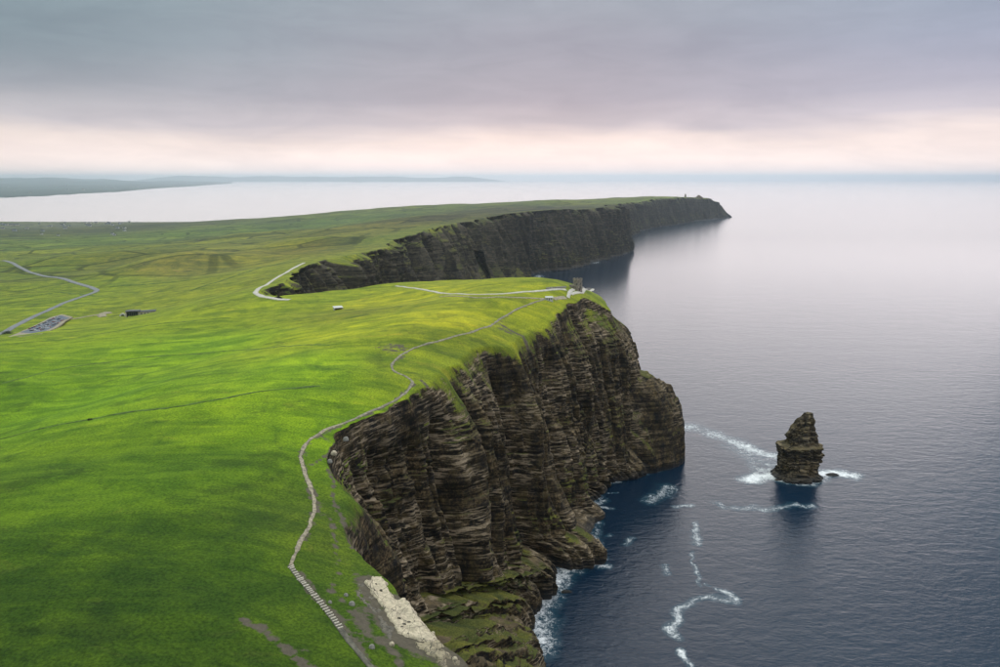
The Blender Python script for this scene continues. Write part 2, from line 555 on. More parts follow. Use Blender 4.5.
# patches of bare earth (photo place, radius in metres, strength)
BARE = [((400, 620), 11, 1.15), ((430, 645), 11, 1.1), ((385, 600), 8, 1.1), ((455, 660), 10, 1.1), ((365, 610), 6, 0.7), ((360, 575), 5, 0.7), ((375, 640), 5, 0.6), ((345, 600), 5, 0.6),
        ((330, 590), 3, 0.7), ((320, 505), 4, 0.5), ((335, 470), 6, 0.55), ((325, 440), 5, 0.5), ((355, 520), 5, 0.5), ((505, 330), 12, 0.7),
        ((525, 338), 10, 0.6), ((445, 352), 10, 0.5), ((340, 655), 3, 0.6), ((300, 650), 3, 0.7), ((262, 628), 3, 0.9), ((285, 648), 3, 0.9),
        ((410, 268), 60, 0.25), ((395, 348), 20, 0.7), ((130, 262), 60, 0.4), ((90, 260), 50, 0.3)]
BP = np.array([(*hit(*p), r, s_) for p, r, s_ in BARE])


def seg_dist(px_, py_, pts):
    dmin = np.full(len(px_), 1e18)
    for (x0, y0), (x1, y1) in zip(pts[:-1], pts[1:]):
        dx, dy = x1 - x0, y1 - y0
        t = np.clip(((px_ - x0) * dx + (py_ - y0) * dy) / (dx * dx + dy * dy + 1e-9), 0, 1)
        dmin = np.minimum(dmin, (px_ - x0 - t * dx) ** 2 + (py_ - y0 - t * dy) ** 2)
    return np.sqrt(dmin)


TRAILS = [([(345, 437), (333, 447), (322, 458), (312, 466)], 1.5, 0.8), ([(312, 488), (320, 512), (332, 520), (336, 545), (338, 570), (332, 585)], 1.6, 0.8),
          ([(327, 470), (334, 480), (332, 498), (338, 510), (348, 530), (352, 548)], 1.6, 0.8), ([(420, 380), (430, 388), (432, 396)], 2.5, 0.8),
          ([(503, 326), (513, 332), (524, 337), (533, 345), (538, 352)], 4.0, 0.9), ([(352, 612), (366, 632), (390, 648), (400, 664)], 2.4, 0.95),
          ([(240, 619), (254, 625), (266, 628), (273, 637), (284, 648), (298, 660), (318, 672)], 1.9, 1.1),
          ([(300, 575), (318, 598), (336, 618), (354, 643), (374, 669)], 2.6, 0.9), ([(304, 540), (316, 510), (304, 470), (301, 455), (309, 441)], 2.3, 0.85),
          ([(309, 441), (345, 423), (395, 401), (413, 384)], 2.2, 0.8), ([(391, 366), (412, 349), (450, 338), (488, 327), (512, 312), (546, 299)], 2.6, 0.6),
          ([(365, 580), (380, 612), (400, 640), (430, 655), (462, 668)], 5.0, 1.0)]
TRP = [([hit(*p) for p in pts], wd, s_) for pts, wd, s_ in TRAILS]


def bare_at(x, y):
    res = np.zeros(len(x))
    for bx, by, r, s_ in BP:
        res = np.maximum(res, s_ * np.exp(-((x - bx) ** 2 + (y - by) ** 2) / (r * r)))
    k = np.where((y < 1200) & (x > -400))[0]
    wx_, wy_ = x[k] + 0.8 * vnoise(x[k] / 4, y[k] / 4, 0, 15), y[k] + 0.8 * vnoise(x[k] / 4, y[k] / 4, 5, 16)
    for pts, wd, s_ in TRP:
        res[k] = np.maximum(res[k], s_ * np.exp(-(seg_dist(wx_, wy_, pts) / wd) ** 2))
    return res


# ------------------------------------------------------------------ the cliffs, lofted rim to waterline
def resample(i0, i1, step, sigma):
    seg = ST[i0:i1 + 1]
    mid = 0.5 * (seg[:, 0:2] + seg[:, 6:8])
    arc = np.concatenate([[0], np.cumsum(np.maximum(np.hypot(*np.diff(mid, axis=0).T), 1.0))])
    fine_s = np.arange(0, arc[-1], 2.0)
    cols = np.stack([np.interp(fine_s, arc, seg[:, k]) for k in range(10)], 1)
    hw = int(3 * sigma / 2.0)
    ker = np.exp(-0.5 * (np.arange(-hw, hw + 1) * 2.0 / sigma) ** 2)
    ker /= ker.sum()
    sm = np.stack([np.convolve(np.pad(cols[:, k], hw, mode='edge'), ker, 'valid') for k in range(10)], 1)
    # keep the ends on their stations so that neighbouring stretches meet
    e = np.minimum(fine_s, arc[-1] - fine_s)
    f = smooth(0, 3 * sigma, e)[:, None]
    sm = sm * f + cols * (1 - f)
    # even steps measured along the rim-to-water average
    m2 = 0.5 * (sm[:, 0:2] + sm[:, 6:8])
    a2 = np.concatenate([[0], np.cumsum(np.hypot(*np.diff(m2, axis=0).T))])
    n = max(4, int(a2[-1] / step))
    q = np.linspace(0, a2[-1], n)
    return q, np.stack([np.interp(q, a2, sm[:, k]) for k in range(10)], 1)


_rb = np.random.RandomState(4)
BED_Z = np.cumsum(_rb.choice([1.6, 2.2, 3.0, 4.2, 6.0, 8.0], 90))
BED_O = _rb.uniform(-1, 1, 91)


def beds(z, sharp=0.35):
    k = np.searchsorted(BED_Z, z)
    base = BED_O[k]
    top = BED_Z[np.minimum(k, 89)]
    nxt = BED_O[np.minimum(k + 1, 90)]
    t = smooth(0, 1, 1 - np.clip((top - z) / sharp, 0, 1))
    return base * (1 - t) + nxt * t


def loft(name, i0, i1, step, rows_wall, rows_foot, inland, sigma, amp=1.0, gullies=(), s_seed=0.0, mat=None, crest=1.4, brow=(0.04, 0.24), steep=1.0, kz=1.0):
    q, C = resample(i0, i1, step, sigma)
    n = len(q)
    T, K, B = C[:, 0:3].copy(), C[:, 3:6].copy(), C[:, 6:8].copy()
    EX = C[:, 8]
    K[:, :2] = T[:, :2] + (K[:, :2] - T[:, :2]) * steep
    K[:, 2] *= kz
    if kz < 1:
        B = K[:, :2] + (B - K[:, :2]) * 0.3

    def seaward(line, span):
        """unit normals of a line of the coast, pointing out to sea"""
        kk = max(2, int(span / step))
        tg = np.gradient(line, axis=0)
        ker = np.ones(2 * kk + 1) / (2 * kk + 1)
        tg = np.stack([np.convolve(np.pad(tg[:, j], kk, mode='edge'), ker, 'valid') for j in (0, 1)], 1)
        nn = np.column_stack([tg[:, 1], -tg[:, 0]])
        return nn / np.maximum(np.linalg.norm(nn, axis=1, keepdims=True), 1e-6)

    dT = seaward(T[:, :2], 14)
    dM = seaward(0.5 * (T[:, :2] + K[:, :2]), 20)
    dB = seaward(0.5 * (K[:, :2] + B), 25)
    d = dT
    sx, sy = T[:, 0], T[:, 1]
    rim = fbm(sx / 38, sy / 38, 0, 21, 4) * 5.0 * amp * smooth(0, 60, np.minimum(q, q[-1] - q))
    T[:, :2] += d * rim[:, None]
    V, turf = [], []
    # inland rows
    ni = 12
    for j in range(ni):
        t = 1 - j / ni
        p = T[:, :2] - d * (inland * t ** 1.4)
        z = ground(p[:, 0], p[:, 1])
        off = -2.0 * (t - 0.8) / 0.2 * max(1.0, inland / 40) if t > 0.8 else 0.04 + 0.08 * (1 - t)
        zt = ground(T[:, 0], T[:, 1])
        V.append(np.column_stack([p, z + off]))
        turf.append(np.ones(n))
    zT = ground(T[:, 0], T[:, 1]) + 0.12
    ends = smooth(0, 10 * step, np.minimum(q, q[-1] - q)) if name != 'x' else 1
    gam = 1.15 + 0.55 * fbm(q / 55 + s_seed, q * 0 + 3.3, 0, 31, 2)
    bul = fbm(q / 47 + s_seed, q * 0 + 8.3, 0, 37, 3)
    lipw = C[:, 9] * (1 + 0.5 * fbm(q / 33, q * 0 + 2.5, 0, 27, 2)) + 0.0 * fbm(q / 40, q * 0 + 5.5, 0, 29, 2)
    g_off = np.zeros(n)
    caves = []
    for gx, gy, gw, gd, *g0 in gullies:
        dd = np.hypot(0.5 * (T[:, 0] + K[:, 0]) - gx, 0.5 * (T[:, 1] + K[:, 1]) - gy)
        k = int(np.argmin(dd))
        if g0:
            caves.append((gd * np.exp(-((q - q[k]) / gw) ** 4), g0[0]))
        else:
            g_off = g_off + gd * np.exp(-((q - q[k]) / gw) ** 2)
    tot = rows_wall + rows_foot
    for j in range(tot + 2):
        if j <= rows_wall:
            f = j / rows_wall
            z = zT + (K[:, 2] - zT) * f
            h = f ** gam
            h = h * (1 - lipw) + lipw * min(1.0, f / 0.17) ** 0.62
            p = T[:, :2] + (K[:, :2] - T[:, :2]) * h[:, None]
        elif j <= tot:
            u = (j - rows_wall) / rows_foot
            h = math.sin(u * math.pi / 2) ** 1.15
            p = K[:, :2] + (B - K[:, :2]) * h
            z = K[:, 2] * (1 - h) ** EX
        else:
            p = B + dB * 2.0
            z = np.full(n, -9.0)
        zz = z
        fz = np.clip((zT - zz) / np.maximum(zT, 1), 0, 1)
        m = smooth(brow[0], brow[1], fz) * amp
        wx, wy = p[:, 0], p[:, 1]
        warp = 6.0 * fbm(q / 26, zz / 70, 0, 41, 2)
        # rounded buttresses meeting in sharp clefts, ribs on them, joints on those
        butt = (np.abs(vnoise((q + warp) / 48, zz / 420, s_seed, 43)) * 2.0 - 0.62) * 18.0 + fbm((q + warp) / 90, zz / 200, s_seed, 44, 2) * 5.0
        gul = (np.abs(vnoise((q + 0.7 * warp) / 17, zz / 150, s_seed, 47)) * 2.0 - 0.65) * 7.0
        rib = (np.abs(vnoise((q + 0.4 * warp) / 6.5, zz / 70, s_seed, 53)) * 2.0 - 0.6) * 2.7
        col = fbm(q / 3.2, zz / 14, s_seed, 59, 3) * 0.8
        bm_ = smooth(-0.45, 0.25, fbm(q / 45, zz / 40, s_seed, 61, 2))
        tilt = 4.0 * fbm(q / 140, q * 0, 0, 63, 2) + 0.2 * fbm(q / 14, zz / 20, 0, 64, 2)
        bd = beds(np.clip(zz + tilt + 12, 0, 360), 0.25) * (0.35 + 0.8 * bm_)
        blk = np.where(vnoise(np.floor(q / 3.1 + vnoise(q * 0, zz / 5, 0, 66)), np.floor((zz + tilt) / 2.6), 0, 67) > 0.3, 0.85, -0.25) * bm_
        slot = -np.maximum(1 - np.abs(vnoise((q + 0.5 * warp) / 12, zz / 230, s_seed + 7, 57)) / 0.16, 0) * 4.5
        jq = q + 2.0 * vnoise(q * 0, np.floor((zz + tilt) / 11), 0, 68)
        blk = blk + vnoise(np.floor(jq / 8.5), np.floor((zz + tilt) / 11), 3.3, 69) * 1.5
        disp = (butt + gul + rib + col + bd + blk + slot) * m - g_off * smooth(0.03, 0.25, fz) * amp
        if j > rows_wall:
            u2 = min(1.0, (j - rows_wall) / rows_foot)
            disp = disp * (1 - 0.55 * u2)
        foot_z = 0.0
        if j > rows_wall and j <= tot:
            foot_z = (fbm(wx / 16, wy / 16, 0, 71, 4) * 4.0 + (np.abs(vnoise(wx / 5.5, wy / 5.5, 0, 72)) * 2 - 0.6) * 2.0) * math.sin(math.pi * min(1, (j - rows_wall) / rows_foot)) * np.clip(K[:, 2] / 40, 0.1, 1.2)
        if j <= rows_wall:
            fm = smooth(0.0, 0.35, f)
            dj = dT * (1 - fm) + dM * fm
        else:
            fm = smooth(0.0, 1.0, min(1.0, (j - rows_wall) / rows_foot))
            dj = dM * (1 - fm) + dB * fm
        p = p + dj * (disp * ends)[:, None]
        for cv, c0 in caves:                      # sea caves run in northward
            p = p + np.array((0.05, 1.0)) * (cv * smooth(c0, c0 + 0.05, fz))[:, None]
        V.append(np.column_stack([p, zz + foot_z]))
        # turf clings to the top slopes and to the terraces
        top = 1 - smooth(brow[0] + 0.01, brow[1], fz + 0.07 * fbm(q / 20, zz / 20, 0, 73, 3))
        ter = smooth(18, 30, zz) * (1 - smooth(64, 84, zz)) * smooth(-0.35, 0.35, fbm(q / 16, zz / 14, 0, 79, 4) + 0.15) * 1.15
        shelf = smooth(0.15, 0.6, fbm(q / 24, zz / 14, 0, 83, 3)) * 0.62
        turf.append(np.clip(np.maximum(np.maximum(top * crest, ter), shelf) * smooth(8, 18, zz), 0, 1.7))
    V = np.array(V)
    nr = V.shape[0]
    V = V.reshape(-1, 3)
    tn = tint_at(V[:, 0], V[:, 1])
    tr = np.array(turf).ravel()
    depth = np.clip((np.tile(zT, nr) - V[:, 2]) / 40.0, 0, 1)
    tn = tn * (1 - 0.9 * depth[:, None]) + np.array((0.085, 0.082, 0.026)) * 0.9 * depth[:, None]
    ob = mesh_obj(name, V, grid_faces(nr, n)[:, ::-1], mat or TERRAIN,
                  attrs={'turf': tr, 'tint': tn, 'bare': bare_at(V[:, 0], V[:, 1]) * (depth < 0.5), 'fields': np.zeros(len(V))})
    tag(ob, kind='structure')
    return ob, q, C


GUL = [(-35, 545, 5, 24), (-22, 566, 4, 14), (4, 618, 5, 22), (25, 655, 3.5, 14), (48, 695, 5, 22), (70, 770, 4, 14), (90, 815, 4, 18), (133, 858, 4, 9), (-66, 450, 3.5, 9), (-40, 500, 3.5, 10)]
near_cliff, qn, Cn = loft('cliff', 0, N_NEAR, 0.95, 225, 80, 34, 11, 1.0, GUL)
loft('cliff', N_NEAR, N_BACK, 4.0, 50, 16, 40, 12, 0.6, (), 5.0)
FG = [(-45, 2215, 24, 170, 0.38), (30, 2510, 10, 20), (-110, 1960, 14, 30), (-150, 1830, 25, 25), (330, 3180, 25, 30), (640, 4300, 60, 60), (900, 5100, 50, 50), (1300, 5850, 50, 45), (-230, 1450, 20, 20)]
loft('cliff', N_BACK, N_FAR, 3.6, 80, 26, 110, 28, 1.7, FG, 11.0, TERRAIN_SHADED, 1.0, (0.0, 0.06), 0.85, 0.10)
loft('cliff', N_FAR, len(ST) - 1, 25.0, 10, 4, 160, 60, 0.5, (), 17.0, TERRAIN_SHADED)


# ------------------------------------------------------------------ the plateau
def spaced(a, b, c, base, grow):
    """coordinates from a to b, finest around c"""
    r = [c]
    v = c
    while v < b:
        v += base + grow * abs(v - c)
        r.append(v)
    l = []
    v = c
    while v > a:
        v -= base + grow * abs(v - c)
        l.append(v)
    return np.array(l[::-1] + r)


rim = np.concatenate([resample(a, b, s_, g_)[1][:, 0:2] for a, b, s_, g_ in
                      ((0, N_NEAR, 6, 11), (N_NEAR, N_BACK, 10, 12), (N_BACK, N_FAR, 30, 28), (N_FAR, len(ST) - 1, 120, 60))])
poly = np.concatenate([rim, [(-9500, -420)]])


def inside_dist(x, y):
    n = len(poly)
    ins = np.zeros(len(x), bool)
    dmin = np.full(len(x), 1e18)
    for i in range(n):
        x0, y0 = poly[i]
        x1, y1 = poly[(i + 1) % n]
        if y0 != y1:
            c = ((y0 > y) != (y1 > y)) & (x < (x1 - x0) * (y - y0) / (y1 - y0) + x0)
            ins ^= c
        dx, dy = x1 - x0, y1 - y0
        l2 = dx * dx + dy * dy + 1e-9
        t = np.clip(((x - x0) * dx + (y - y0) * dy) / l2, 0, 1)
        dmin = np.minimum(dmin, (x - x0 - t * dx) ** 2 + (y - y0 - t * dy) ** 2)
    return ins, np.sqrt(dmin)


gx = spaced(-9400, 2100, -70, 1.6, 0.012)
gy = spaced(-400, 7100, 300, 1.7, 0.0095)
GX, GY = np.meshgrid(gx, gy)
fx, fy = GX.ravel(), GY.ravel()
ins, dm = inside_dist(fx, fy)
keep = ins & (dm > 9.0)
fz = ground(fx, fy)
F = grid_faces(len(gy), len(gx))
F = F[keep[F].all(1)]
used = np.unique(F)
remap = np.full(len(fx), -1)
remap[used] = np.arange(len(used))
F = remap[F]
vx, vy, vz = fx[used], fy[used], fz[used]
land = mesh_obj('ground', np.column_stack([vx, vy, vz]), F, TERRAIN, smooth_shade=True,
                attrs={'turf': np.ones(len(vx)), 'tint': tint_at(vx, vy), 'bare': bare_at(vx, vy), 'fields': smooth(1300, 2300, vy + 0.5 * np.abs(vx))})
tag(land, kind='structure')


# ------------------------------------------------------------------ the sea with its foam
FOAM = [([(674, 423), (700, 430), (722, 437), (745, 447), (765, 455), (785, 458)], 8.0, 0.85), ([(735, 446), (760, 462), (785, 466)], 11.0, 0.5),
        ([(740, 450), (750, 462), (757, 474)], 5.0, 0.45),
        ([(748, 480), (768, 475), (788, 480)], 7.0, 1.2), ([(760, 470), (786, 470)], 5.0, 0.8),
        ([(818, 474), (836, 473), (853, 476)], 7.0, 1.15), ([(765, 437), (790, 439)], 2.5, 0.6),
        ([(735, 508), (752, 507), (766, 510), (790, 506), (812, 505)], 3.8, 0.58),
        ([(715, 503), (725, 508)], 3.5, 0.5), ([(648, 500), (662, 494), (668, 488)], 7.0, 0.62), ([(678, 507), (688, 505)], 3.0, 0.8),
        ([(694, 523), (696, 534), (696, 544)], 2.6, 0.7), ([(694, 552), (692, 562), (697, 575), (703, 585)], 1.1, 0.75),
        ([(740, 600), (728, 593), (716, 590)], 2.0, 0.8), ([(738, 601), (722, 599), (708, 597), (694, 602), (684, 608)], 3.2, 0.62),
        ([(680, 612), (676, 621), (670, 627), (675, 634)], 3.2, 0.85), ([(676, 614), (683, 606)], 2.8, 0.9),
        ([(682, 648), (684, 658), (687, 668)], 1.6, 0.95), ([(720, 590), (708, 582)], 1.0, 0.6),
        ([(570, 568), (556, 580), (546, 588), (544, 602), (541, 625), (540, 650)], 8.0, 0.78), ([(560, 590), (566, 582)], 4.0, 0.6),
        ([(598, 566), (604, 566)], 3.0, 0.8), ([(596, 505), (602, 500)], 4.0, 0.7), ([(594, 507), (610, 508)], 2.2, 0.7), ([(600, 487), (625, 478), (640, 475)], 2.5, 0.7),
        ([(606, 493), (618, 492)], 1.5, 0.6), ([(664, 565), (666, 575)], 2.0, 0.62), ([(627, 545), (632, 538)], 2.5, 0.55), ([(607, 537), (613, 535)], 1.5, 0.5),
        ([(545, 270), (560, 268)], 14.0, 0.8), ([(570, 266), (580, 265)], 10.0, 0.8), ([(591, 259), (594, 262)], 14, 1.0), ([(555, 262), (560, 262)], 20, 0.8),
        ([(528, 281), (540, 276)], 12, 0.8), ([(705, 220), (712, 219)], 30, 0.8)]
sxs = np.concatenate([-np.geomspace(120000, 30, 60), np.arange(-20, 470, 2.0), np.geomspace(475, 120000, 70)])
sys_ = np.concatenate([[-120000, -30000, -8000, -2000, -500, 0, 200, 300, 380], np.arange(420, 960, 2.0), np.geomspace(963, 120000, 150)])
SX, SY = np.meshgrid(sxs, sys_)
wx, wy = SX.ravel(), SY.ravel()
foam = np.zeros(len(wx))
nearw = (wx > -400) & (wx < 2500) & (wy > 380) & (wy < 7500)
ii = np.where(nearw)[0]
fxw, fyw = wx[ii], wy[ii]
fv = np.zeros(len(ii))


wobx = fxw + 3.0 * fbm(fxw / 14, fyw / 14, 0, 91, 3)
woby = fyw + 3.0 * fbm(fxw / 14, fyw / 14, 5.0, 93, 3)
for pts, wd, s_ in FOAM:
    P3 = [at(*p, 0.0)[:2] for p in pts]
    dd = seg_dist(wobx, woby, P3)
    fv = np.maximum(fv, s_ * (1 - smooth(0.0, 3.0, dd / wd)))
dd = seg_dist(wobx, woby, [tuple(b) for b in Cn[::6, 6:8]])
fv = np.maximum(fv, (0.68 + 0.4 * fbm(fxw / 40, fyw / 40, 2.0, 95, 2)) * (1 - smooth(0, 12, dd)))
dd = np.hypot((wobx - at(803, 482, 0)[0]) / 31.0, (woby - at(803, 482, 0)[1] - 17) / 24.0)
fv = np.maximum(fv, 0.62 * (1 - smooth(0.0, 0.45, np.abs(dd - 1.0))))
foam[ii] = fv
m, nt, b, o = new_mat('sea_water')
g = nt.n('ShaderNodeNewGeometry')
Pp = g.outputs['Position']
fa = nt.n('ShaderNodeAttribute', attribute_name='foam').outputs['Fac']
fn = nt.math('ADD', nt.math('MULTIPLY', nt.noise(Pp, 0.5, 6.0, 0.7, 1.2), 0.6), nt.math('MULTIPLY', nt.noise(Pp, 0.13, 4.0, 0.6, 0.8), 0.4))
ff = nt.mapr(nt.math('ADD', fa, nt.math('MULTIPLY', nt.math('SUBTRACT', fn, 0.5), 3.4)), 0.40, 1.25)
ff = nt.math('MULTIPLY', ff, nt.mapr(fa, 0.02, 0.2))
shal = nt.mapr(fa, 0.0, 0.5, 0.0, 0.5)
wcol = nt.mix(shal, nt.mix(nt.noise(Pp, 0.006, 3.0, 0.5), (0.002, 0.011, 0.026), (0.004, 0.018, 0.036)), (0.014, 0.06, 0.085))
nt.put(b.inputs['Base Color'], nt.mix(ff, wcol, (0.80, 0.78, 0.76)))

b.inputs['IOR'].default_value = 1.333
h1 = nt.noise(nt.vmath('MULTIPLY', Pp, (0.055, 0.10, 0.0)), 1.0, 3.0, 0.5, 0.6)
h2 = nt.noise(nt.vmath('MULTIPLY', Pp, (0.17, 0.30, 0.0)), 1.0, 5.0, 0.66, 0.6)
h3 = nt.noise(nt.vmath('MULTIPLY', Pp, (0.008, 0.02, 0.0)), 1.0, 3.0, 0.5, 0.5)
hh = nt.math('ADD', nt.math('MULTIPLY', h1, 2.0), nt.math('MULTIPLY', h2, 1.0))
hh = nt.math('ADD', hh, nt.math('MULTIPLY', h3, 2.0))
hh = nt.math('ADD', hh, nt.math('MULTIPLY', ff, 0.5))
bp = nt.n('ShaderNodeBump')
sps = nt.n('ShaderNodeSeparateXYZ')
nt.link(Pp, sps.inputs[0])
nt.put(b.inputs['Roughness'], nt.mix(ff, nt.mapr(sps.outputs[1], 600.0, 4500.0, 0.10, 0.2, False), (0.9, 0.9, 0.9)))
nt.put(bp.inputs['Strength'], nt.mapr(sps.outputs[1], 500.0, 3000.0, 0.42, 0.08, False))   # choppy under the cliffs, calm out in the bay
bp.inputs['Distance'].default_value = 1.0
nt.put(bp.inputs['Height'], hh)
nt.link(bp.outputs[0], b.inputs['Normal'])
SEA = m
sea = mesh_obj('sea', np.column_stack([wx, wy, np.zeros(len(wx))]), grid_faces(len(sys_), len(sxs)), SEA, smooth_shade=True, attrs={'foam': foam})
tag(sea, kind='structure')

# ------------------------------------------------------------------ sea stack and reef
def rock_lump(name, prof, rows, seg, depth, loc, seed, turf_top=0.0, amp=1.0):
    """prof: (height, left, right) of the outline; a bedded rock built ring by ring"""
    pz = np.array([p[0] for p in prof], float)
    zs = np.linspace(pz[0], pz[-1], rows)
    L = np.interp(zs, pz, [p[1] for p in prof])
    R = np.interp(zs, pz, [p[2] for p in prof])
    th = np.linspace(0, 2 * np.pi, seg, endpoint=False)
    V = []
    for j, z in enumerate(zs):
        cx, rx = 0.5 * (L[j] + R[j]), 0.5 * (R[j] - L[j])
        c, s_ = np.cos(th), np.sin(th)
        pw = 0.62
        x = np.sign(c) * np.abs(c) ** pw * rx
        y = np.sign(s_) * np.abs(s_) ** pw * rx * depth
        r0 = np.hypot(x, y)
        k = np.ones(seg) * z
        tl = 1.5 * vnoise(c * 1.3, s_ * 1.3, 0.3, seed)
        bd = beds(np.clip(k + tl + 20, 0, 300), 0.3) * 1.5
        n1 = fbm(c * 2.2, s_ * 2.2, z / 26, seed + 3, 3) * 2.6
        n2 = fbm(c * 7, s_ * 7, z / 9, seed + 5, 3) * 1.1
        bl = np.where(vnoise(np.floor(th * 9 + vnoise(th, k / 4, 0, 5)), np.floor((k + tl) / 2.4), 0, seed + 7) > 0.25, 0.9, -0.5)
        cr = -np.maximum(0.78 - np.abs(vnoise(c * 5, s_ * 5, z / 40, seed + 9)) * 4, 0) * 2.2
        dr = (bd + n1 + n2 + bl + cr) * amp * np.minimum(1, rx / 9)
        f = np.maximum((r0 + dr) / np.maximum(r0, 1e-3), 0.15)
        V.append(np.column_stack([x * f + cx, y * f, k + 0.35 * amp * vnoise(c * 6, s_ * 6, z / 3, seed + 11)]))
    V.append(np.array([[0.5 * (L[-1] + R[-1]), 0, zs[-1] + 0.4 * amp]]))
    V = np.concatenate(V)
    fc = []
    for j in range(rows - 1):
        for i in range(seg):
            a, b2 = j * seg + i, j * seg + (i + 1) % seg
            fc.append((a, b2, b2 + seg, a + seg))
    top = (rows - 1) * seg
    for i in range(seg):
        fc.append((top + i, top + (i + 1) % seg, rows * seg))
    n = len(V)
    return mesh_obj(name, V, fc, TERRAIN, loc=loc,
                    attrs={'turf': np.full(n, turf_top) * (V[:, 2] > 30), 'tint': np.tile((0.09, 0.095, 0.025), (n, 1)), 'bare': np.zeros(n), 'fields': np.zeros(n)})


sx0, sy0, _ = at(803, 482, 0)
stack = rock_lump('sea_stack', [(-8, -29, 29), (0, -27, 25), (2.5, -27, 25.5), (4, -24, 24), (6, -22.5, 22), (14, -22, 21), (30, -23, 21.5), (37, -24.5, 21), (40, -24, 22),
                                (43, -17, 19), (50, -15, 16), (57, -12.5, 14), (60, -11.5, 13.5), (64, -7, 12.5), (69, -3.5, 12), (73, -0.5, 11.5), (77, 2, 11), (79, 3.5, 10.5)], 130, 180, 0.75, (sx0, sy0 + 17, 0), 101, 0.35, 1.15)
stack.data.materials[0] = STACK_ROCK
tag(stack, 'tall bedded dark rock sea stack ringed by white foam', 'sea stack')
for i, (px, py, sz, lab) in enumerate([(832, 475, 1.0, 'low dark rock awash in foam beside the sea stack'), (778, 480, 0.55, 'small wet rock in the surf on the cliff side of the stack'),
                                       (566, 592, 0.6, 'dark wet boulder in the surf under the grassy cliff foot')]):
    x, y, _ = at(px, py, 0)
    o = rock_lump('reef_rock', [(-3, -9 * sz, 9 * sz), (0, -7 * sz, 8 * sz), (1.0, -5 * sz, 6 * sz), (1.8 * sz + .5, -3 * sz, 2.5 * sz)], 14, 40, 0.5, (x, y, 0), 120 + i, 0, 0.35)
    tag(o, lab, 'rock')

# ------------------------------------------------------------------ ribbons on the ground: paths, road, banks
GRAVEL = plain('pale_gravel', (0.26, 0.21, 0.14), 0.95, 0.45, 0.6)
PAVED = plain('pale_paving', (0.44, 0.39, 0.32), 0.9, 0.25, 0.4)
ASPHALT = plain('worn_asphalt', (0.17, 0.165, 0.165), 0.9, 0.2, 0.2)
LOT = plain('car_park_asphalt', (0.085, 0.095, 0.115), 0.85, 0.25, 0.12)
TRODDEN = plain('trodden_gravel', (0.20, 0.17, 0.115), 0.95, 0.45, 0.5)
EARTH = plain('trodden_earth', (0.10, 0.088, 0.062), 0.95, 0.45, 0.4)
PEAT = plain('dark_peat', (0.028, 0.026, 0.022), 0.95, 0.5, 0.3)
BANK = plain('rank_grass', (0.055, 0.095, 0.010), 0.95, 0.5, 0.25)
STONE = plain('grey_stone', (0.21, 0.19, 0.16), 0.9, 0.4, 0.7, 0.05)
def limestone(name, base, stain):
    m_, nt_, b_, o_ = new_mat(name)
    P_ = nt_.n('ShaderNodeTexCoord').outputs['Object']
    v_ = nt_.n('ShaderNodeTexVoronoi', feature='DISTANCE_TO_EDGE')
    nt_.put(v_.inputs['Vector'], nt_.vmath('ADD', nt_.vmath('MULTIPLY', P_, (0.22, 0.13, 0.2)), nt_.vmath('MULTIPLY', nt_.n('ShaderNodeTexNoise').outputs[1], (0.3, 0.3, 0.3))))
    v_.inputs['Scale'].default_value = 1.0
    crack = nt_.mapr(v_.outputs['Distance'], 0.0, 0.02)
    c_ = nt_.mix(nt_.mapr(nt_.noise(P_, 0.5, 6.0, 0.65), 0.35, 0.7), base, tuple(v * 0.62 for v in base))
    c_ = nt_.mix(nt_.mapr(nt_.noise(P_, 0.9, 6.0, 0.7, 0.8), 0.50, 0.68, 0.0, 0.85), c_, stain)
    c_ = nt_.mix(crack, tuple(v * 0.4 for v in stain), c_)
    nt_.put(b_.inputs['Base Color'], c_)
    b_.inputs['Roughness'].default_value = 0.92
    bp_ = nt_.n('ShaderNodeBump')
    bp_.inputs['Distance'].default_value = 0.3
    nt_.put(bp_.inputs['Height'], nt_.math('ADD', nt_.noise(P_, 1.4, 6.0, 0.65), nt_.math('MULTIPLY', crack, 0.15)))
    nt_.link(bp_.outputs[0], b_.inputs['Normal'])
    return m_


PALE = limestone('pale_limestone', (0.58, 0.47, 0.32), (0.20, 0.165, 0.12))
FLAG = plain('pale_flagstone', (0.42, 0.36, 0.28), 0.9, 0.2, 0.8)


def track(pix, step, sig=None):
    P = np.array([hit(*p) for p in pix])
    a = np.concatenate([[0], np.cumsum(np.hypot(*np.diff(P, axis=0).T))])
    q = np.linspace(0, a[-1], max(4, int(a[-1] / step)))
    x, y = np.interp(q, a, P[:, 0]), np.interp(q, a, P[:, 1])
    sg = sig or step * 2
    hw = max(1, int(3 * sg / step))
    ker = np.exp(-0.5 * (np.arange(-hw, hw + 1) * step / sg) ** 2)
    ker /= ker.sum()
    xs = np.convolve(np.pad(x, hw, mode='reflect', reflect_type='odd'), ker, 'valid')
    ys = np.convolve(np.pad(y, hw, mode='reflect', reflect_type='odd'), ker, 'valid')
    return np.column_stack([xs, ys]), q


